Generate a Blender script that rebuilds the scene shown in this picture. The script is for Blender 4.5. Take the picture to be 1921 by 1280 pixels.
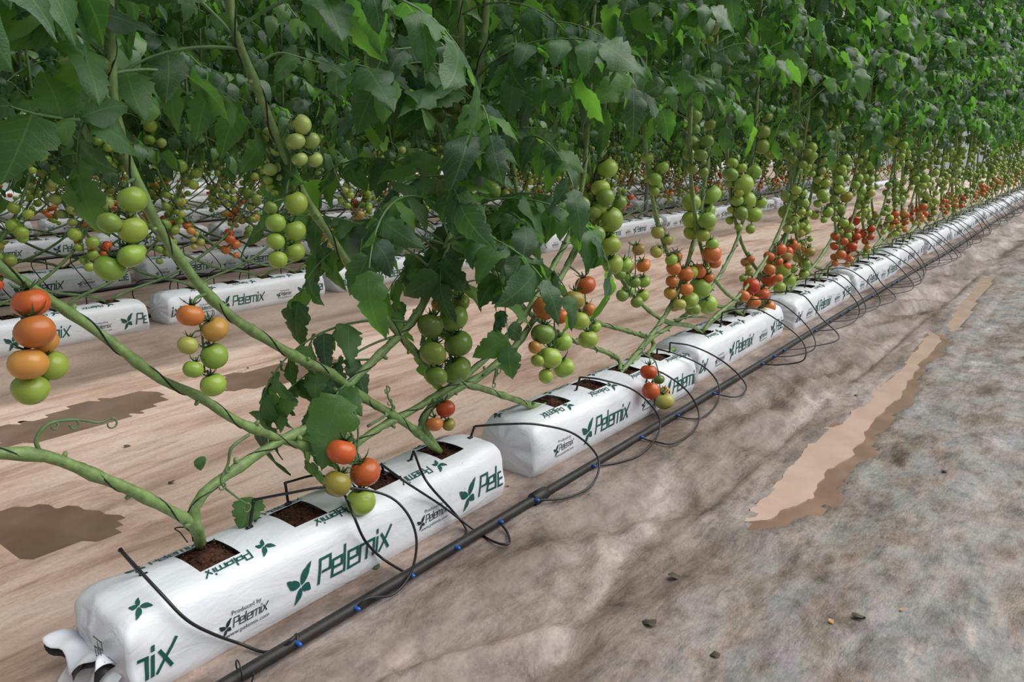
import bpy, math, random
import numpy as np
from mathutils import Matrix, Vector

for o in list(bpy.data.objects): bpy.data.objects.remove(o)
SC = bpy.context.scene
COL = SC.collection
R = math.radians

# ------------------------------------------------------------------ camera
FPX, CXP, CYP = 1450.0, 960.5, 640.0
PITCH, YAW, CAMZ = R(14.463), R(37.631), 1.0
cam = bpy.data.cameras.new('camera')
cam.sensor_width = 36.0
cam.lens = FPX / 1921.0 * 36.0
cam.clip_end = 200
camo = bpy.data.objects.new('camera', cam)
camo.location = (0, 0, CAMZ)
camo.rotation_euler = (math.pi / 2 - PITCH, 0, YAW)
COL.objects.link(camo)
SC.camera = camo

# ------------------------------------------------------------------ light: daylight spread by the white greenhouse film
W = bpy.data.worlds.new('daylight'); SC.world = W
W.use_nodes = True
bg = W.node_tree.nodes['Background']
bg.inputs['Color'].default_value = (0.93, 0.97, 1.0, 1)
bg.inputs['Strength'].default_value = 0.37
sun = bpy.data.lights.new('diffused_sun', 'SUN')
sun.energy = 5.0
sun.angle = R(75)
sun.color = (1.0, 0.985, 0.95)
suno = bpy.data.objects.new('diffused_sun', sun)
suno.rotation_euler = (R(-24), R(26), 0)
suno.location = (2, 2, 6)
COL.objects.link(suno)
SC.view_settings.view_transform = 'Standard'
SC.view_settings.look = 'None'
SC.view_settings.exposure = 0.0
SC.view_settings.gamma = 1.0
SC.view_settings.use_curve_mapping = False

# ------------------------------------------------------------------ helpers
_cp, _sp = math.cos(PITCH), math.sin(PITCH)
_cy, _sy = math.cos(YAW), math.sin(YAW)
def ray(px, py):
    x = (px - CXP) / FPX; y = -(py - CYP) / FPX
    rgt, fwd, up = x, _cp + y * _sp, y * _cp - _sp
    return np.array([rgt * _cy - fwd * _sy, rgt * _sy + fwd * _cy, up])
CAMP = np.array([0, 0, CAMZ])
def on_x(px, py, x):
    r = ray(px, py); return CAMP + r * (x / r[0])
def on_z(px, py, z):
    r = ray(px, py); return CAMP + r * ((z - CAMZ) / r[2])

def hash2(ix, iy, seed):
    h = (ix.astype(np.int64) * 374761393 + iy.astype(np.int64) * 668265263 + seed * 974634777) & 0x7fffffff
    h = ((h ^ (h >> 13)) * 1274126177) & 0x7fffffff
    return ((h ^ (h >> 16)) & 0xffff) / 65535.0
def vnoise(x, y, seed=0):
    x = np.asarray(x, float); y = np.asarray(y, float)
    ix = np.floor(x); iy = np.floor(y); fx = x - ix; fy = y - iy
    fx = fx * fx * (3 - 2 * fx); fy = fy * fy * (3 - 2 * fy)
    a = hash2(ix, iy, seed); b = hash2(ix + 1, iy, seed); c = hash2(ix, iy + 1, seed); d = hash2(ix + 1, iy + 1, seed)
    return (a * (1 - fx) + b * fx) * (1 - fy) + (c * (1 - fx) + d * fx) * fy - 0.5

class MB:
    """collects verts / faces / uvs / material slots for one mesh"""
    def __init__(s): s.v = []; s.f = []; s.uv = []; s.m = []
    def add(s, v, f, uv=None, mat=0):
        b = len(s.v)
        s.v.extend([tuple(map(float, p)) for p in v])
        s.f.extend([tuple(i + b for i in q) for q in f])
        s.uv.extend([tuple(map(float, p)) for p in uv] if uv is not None else [(0.0, 0.0)] * len(v))
        s.m.extend([mat] * len(f))
        return s
    def mesh(s, name, mats, smooth=True):
        me = bpy.data.meshes.new(name)
        me.from_pydata(s.v, [], s.f)
        if smooth: me.polygons.foreach_set('use_smooth', [True] * len(me.polygons))
        if any(u != (0.0, 0.0) for u in s.uv):
            ul = me.uv_layers.new(name='UVMap')
            li = np.empty(len(me.loops), dtype=np.int32); me.loops.foreach_get('vertex_index', li)
            ul.data.foreach_set('uv', np.array(s.uv, dtype=np.float32)[li].ravel())
        for m in (mats if isinstance(mats, (list, tuple)) else [mats]): me.materials.append(m)
        if any(s.m): me.polygons.foreach_set('material_index', s.m)
        me.update()
        return me

def link(name, me, parent=None, loc=None, mat=None):
    o = bpy.data.objects.new(name, me)
    if parent is not None: o.parent = parent
    if mat is not None: o.matrix_local = mat
    elif loc is not None: o.location = loc
    COL.objects.link(o)
    return o
def tag(o, label=None, cat=None, group=None, kind=None):
    if label: o['label'] = label
    if cat: o['category'] = cat
    if group: o['group'] = group
    if kind: o['kind'] = kind
    return o
def thing(name, label, cat, loc, group=None):
    o = link(name, None, None, loc)
    o.empty_display_size = 0.05
    return tag(o, label, cat, group)

ORD = ['nearest', 'second', 'third', 'fourth', 'fifth', 'sixth', 'seventh', 'eighth', 'ninth', 'tenth', 'eleventh',
       'twelfth', 'thirteenth', 'fourteenth', 'fifteenth', 'sixteenth', 'seventeenth', 'eighteenth', 'nineteenth', 'twentieth']

def catmull(P, n=8):
    P = [np.array(p, float) for p in P]
    P = [2 * P[0] - P[1]] + P + [2 * P[-1] - P[-2]]
    out = []
    for i in range(1, len(P) - 2):
        a, b, c, d = P[i - 1:i + 3]
        for k in range(n):
            t = k / n
            out.append(0.5 * ((2 * b) + (c - a) * t + (2 * a - 5 * b + 4 * c - d) * t * t + (3 * b - a - 3 * c + d) * t ** 3))
    out.append(P[-2])
    return np.array(out)
def resample(P, step):
    P = np.asarray(P, float)
    d = np.r_[0, np.cumsum(np.linalg.norm(np.diff(P, axis=0), axis=1))]
    n = max(2, int(d[-1] / step) + 1)
    s = np.linspace(0, d[-1], n)
    return np.stack([np.interp(s, d, P[:, k]) for k in range(3)], 1)
def frames(P):
    T = np.gradient(P, axis=0); T /= np.linalg.norm(T, axis=1)[:, None] + 1e-12
    a = np.array([1.0, 0, 0]) if abs(T[0][0]) < 0.8 else np.array([0, 1.0, 0])
    n = np.cross(T[0], a); n /= np.linalg.norm(n)
    N = [n]
    for i in range(1, len(P)):
        n = N[-1] - T[i] * np.dot(N[-1], T[i]); n /= np.linalg.norm(n) + 1e-12
        N.append(n)
    N = np.array(N)
    return T, N, np.cross(T, N)
def tube(P, rad, sides=6, caps=True):
    P = np.asarray(P, float); n = len(P)
    rad = np.broadcast_to(np.asarray(rad, float), (n,))
    T, N, B = frames(P)
    a = np.arange(sides) * 2 * math.pi / sides
    V = P[:, None, :] + rad[:, None, None] * (np.cos(a)[None, :, None] * N[:, None, :] + np.sin(a)[None, :, None] * B[:, None, :])
    V = V.reshape(-1, 3)
    F = []
    for i in range(n - 1):
        for k in range(sides):
            k2 = (k + 1) % sides
            F.append((i * sides + k, i * sides + k2, (i + 1) * sides + k2, (i + 1) * sides + k))
    if caps:
        F.append(tuple(range(sides))[::-1]); F.append(tuple((n - 1) * sides + k for k in range(sides)))
    return V, F

# ------------------------------------------------------------------ materials
def newmat(name):
    m = bpy.data.materials.new(name); m.use_nodes = True
    nt = m.node_tree; b = nt.nodes['Principled BSDF']
    return m, nt, b
def nd(nt, typ, **kw):
    n = nt.nodes.new(typ)
    for k, v in kw.items():
        if hasattr(n, k): setattr(n, k, v)
        else: n.inputs[k].default_value = v
    return n
def ramp(nt, src, stops):
    r = nt.nodes.new('ShaderNodeValToRGB')
    e = r.color_ramp.elements
    while len(e) < len(stops): e.new(0.5)
    for el, (p, c) in zip(e, stops):
        el.position = p; el.color = (*c, 1) if len(c) == 3 else c
    nt.links.new(src, r.inputs[0]); return r
def mix(nt, fac, a, b, mode='MIX'):
    m = nt.nodes.new('ShaderNodeMix'); m.data_type = 'RGBA'; m.blend_type = mode
    for s, v in ((0, fac), (6, a), (7, b)):
        if isinstance(v, bpy.types.NodeSocket): nt.links.new(v, m.inputs[s])
        elif isinstance(v, (int, float)): m.inputs[s].default_value = v
        else: m.inputs[s].default_value = (*v, 1)
    return m.outputs[2]
def math_(nt, op, a, b=None, c=None, clamp=False):
    m = nt.nodes.new('ShaderNodeMath'); m.operation = op; m.use_clamp = clamp
    for i, v in enumerate((a, b, c)):
        if v is None: continue
        if isinstance(v, bpy.types.NodeSocket): nt.links.new(v, m.inputs[i])
        else: m.inputs[i].default_value = v
    return m.outputs[0]
def noise(nt, scale, vec=None, detail=4, rough=0.6, dist=0.0, dim='3D'):
    n = nd(nt, 'ShaderNodeTexNoise', Scale=scale, Detail=detail, Roughness=rough, Distortion=dist)
    if vec is not None: nt.links.new(vec, n.inputs['Vector'])
    return n.outputs['Fac']
def bump(nt, b, h, strength=0.3, dist=0.01):
    n = nd(nt, 'ShaderNodeBump', Strength=strength, Distance=dist)
    nt.links.new(h, n.inputs['Height']); nt.links.new(n.outputs[0], b.inputs['Normal'])
def simple(name, col, rough=0.5, var=0.25, scale=30, spec=0.5, metal=0.0, bmp=0.0):
    m, nt, b = newmat(name)
    tc = nd(nt, 'ShaderNodeTexCoord')
    n = noise(nt, scale, tc.outputs['Object'])
    lo = tuple(c * (1 - var) for c in col); hi = tuple(min(1, c * (1 + var)) for c in col)
    r = ramp(nt, n, [(0.3, lo), (0.7, hi)])
    nt.links.new(r.outputs[0], b.inputs['Base Color'])
    b.inputs['Roughness'].default_value = rough
    b.inputs['Specular IOR Level'].default_value = spec
    b.inputs['Metallic'].default_value = metal
    if bmp: bump(nt, b, n, bmp, 0.005)
    return m

def leaf_material():
    m, nt, b = newmat('tomato_leaf')
    oi = nd(nt, 'ShaderNodeObjectInfo'); ge = nd(nt, 'ShaderNodeNewGeometry')
    tc = nd(nt, 'ShaderNodeTexCoord')
    rnd = math_(nt, 'FRACT', math_(nt, 'ADD', oi.outputs['Random'], ge.outputs['Random Per Island']))
    c = ramp(nt, rnd, [(0.0, (0.028, 0.064, 0.036)), (0.4, (0.048, 0.110, 0.050)), (0.75, (0.075, 0.170, 0.056)), (1.0, (0.13, 0.255, 0.065))])
    sep = nd(nt, 'ShaderNodeSeparateXYZ'); nt.links.new(tc.outputs['UV'], sep.inputs[0])
    au = math_(nt, 'ABSOLUTE', math_(nt, 'SUBTRACT', sep.outputs[0], 0.5))
    midr = math_(nt, 'LESS_THAN', au, 0.018)
    w = math_(nt, 'FRACT', math_(nt, 'MULTIPLY', math_(nt, 'SUBTRACT', sep.outputs[1], math_(nt, 'MULTIPLY', au, 0.55)), 7.0))
    vein = math_(nt, 'LESS_THAN', math_(nt, 'ABSOLUTE', math_(nt, 'SUBTRACT', w, 0.5)), 0.05)
    v = math_(nt, 'MAXIMUM', midr, math_(nt, 'MULTIPLY', vein, 0.6))
    n = noise(nt, 45, tc.outputs['Object'], 3)
    c1 = mix(nt, math_(nt, 'MULTIPLY', n, 0.5), c.outputs[0], (0.05, 0.10, 0.055))
    c2 = mix(nt, math_(nt, 'MULTIPLY', v, 0.45), c1, (0.13, 0.22, 0.09))
    nt.links.new(c2, b.inputs['Base Color'])
    b.inputs['Roughness'].default_value = 0.40
    b.inputs['Specular IOR Level'].default_value = 0.5
    h = math_(nt, 'SUBTRACT', math_(nt, 'MULTIPLY', n, 0.7), math_(nt, 'MULTIPLY', v, 0.5))
    bump(nt, b, h, 0.45, 0.004)
    tr = nd(nt, 'ShaderNodeBsdfTranslucent')
    tcol = mix(nt, 1.0, c2, (2.6, 3.2, 0.9), 'MULTIPLY')
    nt.links.new(tcol, tr.inputs['Color'])
    ms = nd(nt, 'ShaderNodeMixShader'); ms.inputs[0].default_value = 0.40
    nt.links.new(b.outputs[0], ms.inputs[1]); nt.links.new(tr.outputs[0], ms.inputs[2])
    nt.links.new(ms.outputs[0], nt.nodes['Material Output'].inputs['Surface'])
    return m

def tomato_material():
    m, nt, b = newmat('tomato_skin')
    oi = nd(nt, 'ShaderNodeObjectInfo'); tc = nd(nt, 'ShaderNodeTexCoord')
    n = noise(nt, 14, tc.outputs['Object'], 2)
    sep = nd(nt, 'ShaderNodeSeparateXYZ'); nt.links.new(tc.outputs['Object'], sep.inputs[0])
    f = math_(nt, 'MULTIPLY', math_(nt, 'ADD', math_(nt, 'MULTIPLY', sep.outputs[2], 12.0), n, clamp=True), 0.30)
    c = mix(nt, f, oi.outputs['Color'], (0.16, 0.20, 0.03))
    c = mix(nt, math_(nt, 'MULTIPLY', n, 0.25), c, (0.75, 0.62, 0.30), 'SOFT_LIGHT')
    nt.links.new(c, b.inputs['Base Color'])
    b.inputs['Roughness'].default_value = 0.30
    b.inputs['Specular IOR Level'].default_value = 0.45
    return m

def bag_material():
    m, nt, b = newmat('white_bag_film')
    tc = nd(nt, 'ShaderNodeTexCoord')
    n = noise(nt, 9, tc.outputs['Object'], 6, 0.65)
    n2 = noise(nt, 40, tc.outputs['Object'], 3, 0.6)
    c = ramp(nt, n, [(0.24, (0.58, 0.57, 0.58)), (0.42, (0.70, 0.725, 0.775)), (0.75, (0.735, 0.765, 0.825))])
    sp = ramp(nt, n2, [(0.24, (0.35, 0.28, 0.22)), (0.30, (1, 1, 1))])
    c = mix(nt, 0.35, c.outputs[0], sp.outputs[0], 'MULTIPLY')
    nt.links.new(c, b.inputs['Base Color'])
    b.inputs['Roughness'].default_value = 0.42
    mp = nd(nt, 'ShaderNodeMapping'); mp.inputs['Scale'].default_value = (14, 5, 14)
    nt.links.new(tc.outputs['Object'], mp.inputs[0])
    n3 = noise(nt, 1.0, mp.outputs[0], 5, 0.55, 0.8)
    bump(nt, b, n3, 0.4, 0.014)
    return m

def ground_material():
    m, nt, b = newmat('stained_ground_sheet')
    tc = nd(nt, 'ShaderNodeTexCoord'); P = tc.outputs['Object']
    sep = nd(nt, 'ShaderNodeSeparateXYZ'); nt.links.new(P, sep.inputs[0])
    def mp(s, rot=0.0):
        k = nd(nt, 'ShaderNodeMapping'); k.inputs['Scale'].default_value = s; k.inputs['Rotation'].default_value = (0, 0, rot)
        nt.links.new(P, k.inputs[0]); return k.outputs[0]
    streak = noise(nt, 1.0, mp((5.0, 1.1, 1), 0.08), 7, 0.58, 0.5)
    streak2 = noise(nt, 1.0, mp((19.0, 2.8, 1), 0.12), 6, 0.64, 0.5)
    broad = noise(nt, 1.0, mp((1.6, 0.7, 1)), 3, 0.5, 0.4)
    mott = noise(nt, 1.0, mp((4.0, 2.2, 1), 0.3), 9, 0.70, 0.3)
    mott2 = noise(nt, 1.0, mp((12.0, 6.0, 1), 0.25), 5, 0.66, 0.25)
    mott3 = noise(nt, 1.0, mp((30.0, 19.0, 1), 0.1), 4, 0.66, 0.2)
    hue = noise(nt, 1.0, mp((9.0, 6.0, 1), 0.7), 4, 0.6, 0.3)
    fine = noise(nt, 90, P, 5, 0.7)
    # sandy pink sheet left of the front row
    left = ramp(nt, streak, [(0.24, (0.27, 0.165, 0.125)), (0.38, (0.44, 0.30, 0.235)), (0.48, (0.62, 0.445, 0.36)), (0.60, (0.70, 0.54, 0.46)), (0.74, (0.56, 0.445, 0.395)), (0.86, (0.40, 0.345, 0.335))])
    left2 = ramp(nt, streak2, [(0.26, (0.42, 0.35, 0.32)), (0.40, (0.84, 0.80, 0.77)), (0.50, (1, 1, 1))])
    left3 = ramp(nt, broad, [(0.32, (0.50, 0.43, 0.39)), (0.40, (0.78, 0.70, 0.65)), (0.50, (1, 1, 1)), (0.66, (1, 1, 1)), (0.74, (0.80, 0.80, 0.82))])
    lc = mix(nt, 0.75, left.outputs[0], left2.outputs[0], 'MULTIPLY')
    lc = mix(nt, 0.8, lc, left3.outputs[0], 'MULTIPLY')
    # grey, worn sheet of the path right of the row
    rg = ramp(nt, mott, [(0.32, (0.075, 0.056, 0.044)), (0.41, (0.165, 0.138, 0.122)), (0.49, (0.225, 0.208, 0.204)), (0.57, (0.180, 0.182, 0.190)), (0.68, (0.36, 0.328, 0.322))])
    rgh = ramp(nt, hue, [(0.32, (1.0, 0.86, 0.74)), (0.48, (1.0, 0.97, 0.95)), (0.58, (0.95, 1.0, 0.93)), (0.70, (1.0, 0.95, 1.06))])
    rg2 = ramp(nt, mott2, [(0.30, (0.34, 0.31, 0.28)), (0.42, (0.72, 0.69, 0.67)), (0.54, (1, 1, 1)), (0.68, (1.25, 1.2, 1.18))])
    rg3 = ramp(nt, mott3, [(0.30, (0.50, 0.47, 0.44)), (0.46, (1, 1, 1)), (0.66, (1.25, 1.22, 1.2))])
    rc = mix(nt, 1.0, rg.outputs[0], rgh.outputs[0], 'MULTIPLY')
    rc = mix(nt, 0.85, rc, rg2.outputs[0], 'MULTIPLY')
    rc = mix(nt, 0.75, rc, rg3.outputs[0], 'MULTIPLY')
    # muddy brown slope beside the pipe
    sl = ramp(nt, streak, [(0.28, (0.065, 0.046, 0.035)), (0.42, (0.140, 0.104, 0.085)), (0.53, (0.215, 0.172, 0.155)), (0.68, (0.34, 0.292, 0.276))])
    sl2 = mix(nt, 0.85, sl.outputs[0], rg2.outputs[0], 'MULTIPLY')
    sl2 = mix(nt, 0.6, sl2, rg3.outputs[0], 'MULTIPLY')
    wob = math_(nt, 'ADD', sep.outputs[0], math_(nt, 'MULTIPLY', math_(nt, 'SUBTRACT', mott, 0.5), 0.45))
    f1 = math_(nt, 'MULTIPLY', math_(nt, 'ADD', wob, 1.42), 6.0, clamp=True)
    f2 = math_(nt, 'MULTIPLY', math_(nt, 'ADD', wob, 0.80), 3.5, clamp=True)
    c = mix(nt, f1, lc, sl2)
    c = mix(nt, f2, c, rc)
    # bed of the second row: browner film
    g1 = math_(nt, 'MULTIPLY', math_(nt, 'SUBTRACT', -3.55, wob), 8.0, clamp=True)
    bed = ramp(nt, streak, [(0.3, (0.19, 0.13, 0.10)), (0.5, (0.32, 0.235, 0.19)), (0.72, (0.46, 0.365, 0.31))])
    c = mix(nt, g1, c, bed.outputs[0])
    fr = ramp(nt, fine, [(0.3, (0.72, 0.70, 0.68)), (0.55, (1, 1, 1))])
    c = mix(nt, 0.6, c, fr.outputs[0], 'MULTIPLY')
    nt.links.new(c, b.inputs['Base Color'])
    rr = ramp(nt, mott, [(0.3, (0.35,) * 3), (0.6, (0.62,) * 3)])
    nt.links.new(rr.outputs[0], b.inputs['Roughness'])
    b.inputs['Specular IOR Level'].default_value = 0.35
    h = math_(nt, 'ADD', math_(nt, 'ADD', math_(nt, 'MULTIPLY', streak2, 0.45), mott2), math_(nt, 'MULTIPLY', fine, 0.12))
    bump(nt, b, h, 0.42, 0.022)
    return m

def water_material(name, deep, edge):
    m, nt, b = newmat(name)
    tc = nd(nt, 'ShaderNodeTexCoord')
    n = noise(nt, 5, tc.outputs['Object'], 4)
    r = ramp(nt, n, [(0.35, edge), (0.6, deep)])
    nt.links.new(r.outputs[0], b.inputs['Base Color'])
    b.inputs['Roughness'].default_value = 0.12
    b.inputs['Specular IOR Level'].default_value = 0.5
    return m

M = {}
M['leaf'] = leaf_material()
M['tomato'] = tomato_material()
M['bag'] = bag_material()
M['ground'] = ground_material()
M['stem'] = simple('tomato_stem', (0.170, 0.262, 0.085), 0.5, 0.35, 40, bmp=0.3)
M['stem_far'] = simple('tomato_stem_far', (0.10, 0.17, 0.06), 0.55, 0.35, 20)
M['rachis'] = simple('leaf_stalk', (0.11, 0.20, 0.075), 0.5, 0.25, 40)
M['calyx'] = simple('calyx_green', (0.055, 0.12, 0.04), 0.55, 0.3, 60)
M['print'] = simple('green_print', (0.008, 0.085, 0.070), 0.45, 0.12, 60)
M['print_black'] = simple('dark_print', (0.012, 0.03, 0.03), 0.45, 0.12, 60)
M['black'] = simple('black_polythene', (0.010, 0.010, 0.012), 0.42, 0.35, 50)
M['black_dirty'] = simple('muddy_black_pipe', (0.014, 0.013, 0.013), 0.5, 0.7, 18, 0.35, bmp=0.15)
M['lining'] = simple('black_film_inside', (0.010, 0.010, 0.011), 0.35, 0.3, 30)
M['blue'] = simple('blue_connector', (0.010, 0.085, 0.34), 0.35, 0.15, 50)
M['coir'] = simple('coir_substrate', (0.060, 0.028, 0.017), 0.95, 0.75, 120, 0.1, bmp=1.0)
M['twine'] = simple('black_twine', (0.012, 0.016, 0.012), 0.7, 0.3, 60)
M['post'] = simple('galvanised_post', (0.30, 0.31, 0.32), 0.5, 0.2, 12, metal=0.4)
M['dry'] = simple('dry_leaf', (0.42, 0.24, 0.10), 0.8, 0.4, 60)
M['rot'] = simple('rotting_leaf', (0.045, 0.035, 0.02), 0.7, 0.5, 60)
M['puddle'] = water_material('muddy_water', (0.47, 0.345, 0.285), (0.40, 0.29, 0.235))
M['wet'] = water_material('wet_mud', (0.17, 0.105, 0.075), (0.23, 0.15, 0.11))
M['wet'].node_tree.nodes['Principled BSDF'].inputs['Roughness'].default_value = 0.3

# ------------------------------------------------------------------ ground
ROWS = [(-1.28, 0.0), (-4.10, 0.0), (-5.50, 0.0), (-7.40, 0.0), (-9.3, 0.0)]     # x of the bags' front face, height of the bed
def smooth(a, b, x):
    t = np.clip((x - a) / (b - a), 0, 1); return t * t * (3 - 2 * t)
PZ, WZ = -0.070, -0.074
POOLS = [
 ([(1392, 978), (1440, 925), (1475, 885), (1500, 850), (1545, 805), (1570, 800), (1600, 770), (1660, 720), (1690, 690), (1720, 655), (1745, 625), (1765, 640), (1720, 690), (1690, 740), (1640, 790), (1600, 850), (1555, 880), (1530, 925), (1480, 955), (1440, 975)],
  PZ, 'puddle', 'long muddy pink puddle lying in the gutter of the grey path', 1, 0.012),
 ([(1400, 985), (1430, 945), (1500, 870), (1560, 800), (1590, 785), (1660, 725), (1725, 645), (1760, 605), (1785, 615), (1775, 650), (1735, 700), (1712, 745), (1665, 800), (1640, 850), (1590, 880), (1570, 925), (1520, 965), (1470, 985), (1430, 1000)],
  PZ - 0.003, 'wet_patch', 'dark brown wet margin around the long gutter puddle', 31, 0.03),
 ([(1780, 610), (1800, 575), (1830, 540), (1850, 520), (1862, 525), (1835, 560), (1810, 600), (1790, 625)], PZ, 'puddle', 'thin far puddle in the gutter beyond the long one', 8, 0.01),
 ([(0, 1010), (0, 960), (90, 950), (170, 957), (225, 975), (190, 1003), (110, 1020), (40, 1050)], WZ, 'wet_patch', 'dark wet mud patch left of the nearest grow bag', 20, 0.02),
 ([(0, 800), (60, 790), (180, 752), (300, 735), (290, 760), (180, 800), (60, 830), (0, 836)], WZ, 'wet_patch', 'long brown wet patch in the pale aisle at left', 23, 0.02),
 ([(400, 712), (500, 690), (600, 670), (640, 685), (560, 712), (440, 732)], WZ, 'wet_patch', 'brown wet patch in the pale aisle below the second row', 26, 0.02)]
def pool_outline(pts_px, z, seed, rough):
    P = [on_z(px, py, z)[:2] for px, py in pts_px]
    P = catmull([(*p, 0) for p in P] + [(*P[0], 0)], 8)[:-1, :2]
    return P + rough * 2 * np.stack([vnoise(P[:, 0] * 25, P[:, 1] * 25, seed), vnoise(P[:, 0] * 25, P[:, 1] * 25, seed + 1)], 1)
POOLO = [(pool_outline(p[0], p[1], p[4], p[5]), p[1]) for p in POOLS]
def inside(P, x, y):
    r = np.zeros(x.shape, bool)
    for (x0, y0), (x1, y1) in zip(P, np.roll(P, -1, 0)):
        c = ((y0 > y) != (y1 > y)) & (x < (x1 - x0) * (y - y0) / (y1 - y0 + 1e-12) + x0); r ^= c
    return r
def ground_z(x, y, fine=True):
    x = np.asarray(x, float); y = np.asarray(y, float)
    z = np.zeros(np.broadcast(x, y).shape)
    z = z - 0.078 * smooth(-1.12, -0.74, x) + 0.035 * smooth(-0.60, -0.20, x)
    z = z - 0.08 * smooth(-1.56, -1.82, x) + 0.08 * smooth(-3.86, -4.02, x)
    onbed = np.zeros_like(z)
    for bx, bz in ROWS: onbed = np.maximum(onbed, smooth(-0.26, -0.22, x - bx) * (1 - smooth(0.0, 0.09, x - bx)))
    if fine:
        w = 1 - onbed
        slope = smooth(-1.15, -1.0, x) * (1 - smooth(-0.85, -0.70, x))
        fold = np.abs(vnoise(x * 8 - y * 2.2 + vnoise(y * 1.1, x * 2, 3) * 2.5, y * 1.1, 5))
        fold2 = np.abs(vnoise(x * 4 + y * 5.5 + vnoise(y * 2, x * 3, 4) * 2, y * 0.6 - x * 3, 6))
        z = z - w * slope * (fold * 0.125 + fold2 * 0.06)
        z = z + w * 0.012 * vnoise(x * 7, y * 1.1, 8) + w * 0.006 * vnoise(x * 19, y * 3.5, 9) + w * 0.008 * vnoise(x * 3, y * 2.5, 10) + 0.004 * w * vnoise(x * 26 + y * 6, y * 14, 11)
        for P, pz in POOLO:
            m = (x > P[:, 0].min() - .06) & (x < P[:, 0].max() + .06) & (y > P[:, 1].min() - .06) & (y < P[:, 1].max() + .06)
            if np.any(m):
                ins = m & inside(P, x, y)
                z = np.where(ins, np.minimum(z, pz - 0.012), np.where(m & (z < pz + 0.004), pz + 0.004, z))
    return z
def build_ground():
    xs = np.unique(np.round(np.r_[np.arange(-16, -4.4, 0.12), np.arange(-4.4, -1.7, 0.04), np.arange(-1.7, 0.6, 0.02), np.arange(0.6, 3.4, 0.1)], 4))
    ys = [-1.5]
    while ys[-1] < 34: ys.append(ys[-1] + (0.025 if -0.2 < ys[-1] < 3 else 0.035 if ys[-1] < 6 else 0.07 if ys[-1] < 12 else 0.25))
    ys = np.array(ys)
    X, Y = np.meshgrid(xs, ys, indexing='xy')
    Z = ground_z(X, Y)
    v = np.stack([X, Y, Z], -1).reshape(-1, 3)
    nx, ny = len(xs), len(ys)
    i = np.arange(nx * ny).reshape(ny, nx)
    f = np.stack([i[:-1, :-1], i[:-1, 1:], i[1:, 1:], i[1:, :-1]], -1).reshape(-1, 4)
    me = bpy.data.meshes.new('floor')
    me.from_pydata(v.tolist(), [], f.tolist())
    me.polygons.foreach_set('use_smooth', [True] * len(me.polygons))
    me.materials.append(M['ground'])
    tag(link('floor', me), 'dirty stained plastic sheeting laid over the greenhouse soil', None, None, 'structure')
build_ground()

def pool(pts_px, z, name, label, seed, rough):
    """flat patch of water lying in the ground"""
    P = pool_outline(pts_px, z, seed, rough); c = P.mean(0); n = len(P)
    if seed != 1:                      # runs on under the bank; the ground's own edge draws the shoreline
        tn = np.roll(P, -1, 0) - np.roll(P, 1, 0); tn /= np.linalg.norm(tn, axis=1)[:, None] + 1e-9
        nr = np.stack([tn[:, 1], -tn[:, 0]], 1)
        area = np.sum(P[:, 0] * np.roll(P[:, 1], -1) - np.roll(P[:, 0], -1) * P[:, 1])
        P = P + nr * (0.03 if area > 0 else -0.03)
    v = [(p[0] - c[0], p[1] - c[1], 0) for p in P] + [(p[0] - c[0], p[1] - c[1], -0.012) for p in P]
    mb = MB(); mb.add(v, [tuple(range(n))] + [(k, k + n, (k + 1) % n + n, (k + 1) % n) for k in range(n)])
    o = link(name, mb.mesh(name, M['puddle' if name == 'puddle' else 'wet'], False), None, (c[0], c[1], z))
    tag(o, label, name.replace('_', ' '))

# ------------------------------------------------------------------ leaves
def leaflet(L, Wd, seed, nl=14, half=(0.5, 1.0), lobes=4, curl=0.25, fold=0.25, wave=0.12):
    rg = random.Random(seed)
    cols = [-c for c in half[::-1]] + [0] + list(half)
    t = np.linspace(0, 1, nl + 1)
    base = np.sin(np.pi * np.clip(t, 0, 1) ** 0.62) ** 0.85
    sides = []
    for s in (0, 1):
        ph = rg.uniform(0, 0.4)
        saw = np.mod(t * lobes + ph, 1.0)
        cut = np.where(saw > 0.66, (saw - 0.66) / 0.34, 0)
        dp = rg.uniform(0.22, 0.46)
        fine = 0.07 * (np.arange(len(t)) % 2) if nl > 10 else 0
        sides.append(base * (1 - (dp * cut * (1 - 0.45 * t) + fine) * (t > 0.05) * (t < 0.95)))
    V = []; UV = []
    bend = curl * rg.uniform(0.5, 1.6); tw = rg.uniform(-0.5, 0.5); sb = rg.uniform(-0.25, 0.25)
    for i, tt in enumerate(t):
        y = math.sin(bend * tt) / bend if abs(bend) > 1e-3 else tt
        z0 = -(1 - math.cos(bend * tt)) / bend if abs(bend) > 1e-3 else 0
        for c in cols:
            w = sides[0][i] if c < 0 else sides[1][i]
            x = c * w * Wd / 2
            z = fold * abs(x) * (1 - 1.1 * abs(c)) + wave * Wd * math.sin(tt * 9 + (2 if c > 0 else 0) + seed) * abs(c) ** 1.5 * w * 0.5
            z += x * tw * tt
            back = abs(c) * 0.06 * L * (1 if tt > 0.05 else 0)
            V.append((x + sb * L * tt * tt, y * L - back * 0.6, z0 * L + z)); UV.append((0.5 + c * 0.5 * max(w, 0.02), tt * 0.98 + 0.01))
    n = len(cols); F = []
    for i in range(nl):
        for k in range(n - 1):
            F.append((i * n + k, i * n + k + 1, (i + 1) * n + k + 1, (i + 1) * n + k))
    return np.array(V), F, UV
LEAFLETS = []
for k in range(7):
    V, F, UV = leaflet(1.0, 0.56 + 0.06 * (k % 3), 10 + k, 20, (0.5, 1.0), 4 + k % 2, 0.6 + 0.22 * (k % 4), 0.5, 0.26)
    LEAFLETS.append((V, F, UV))
LEAFLET_ME = [MB().add(*d).mesh('leaflet', M['leaf']) for d in LEAFLETS]
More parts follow.
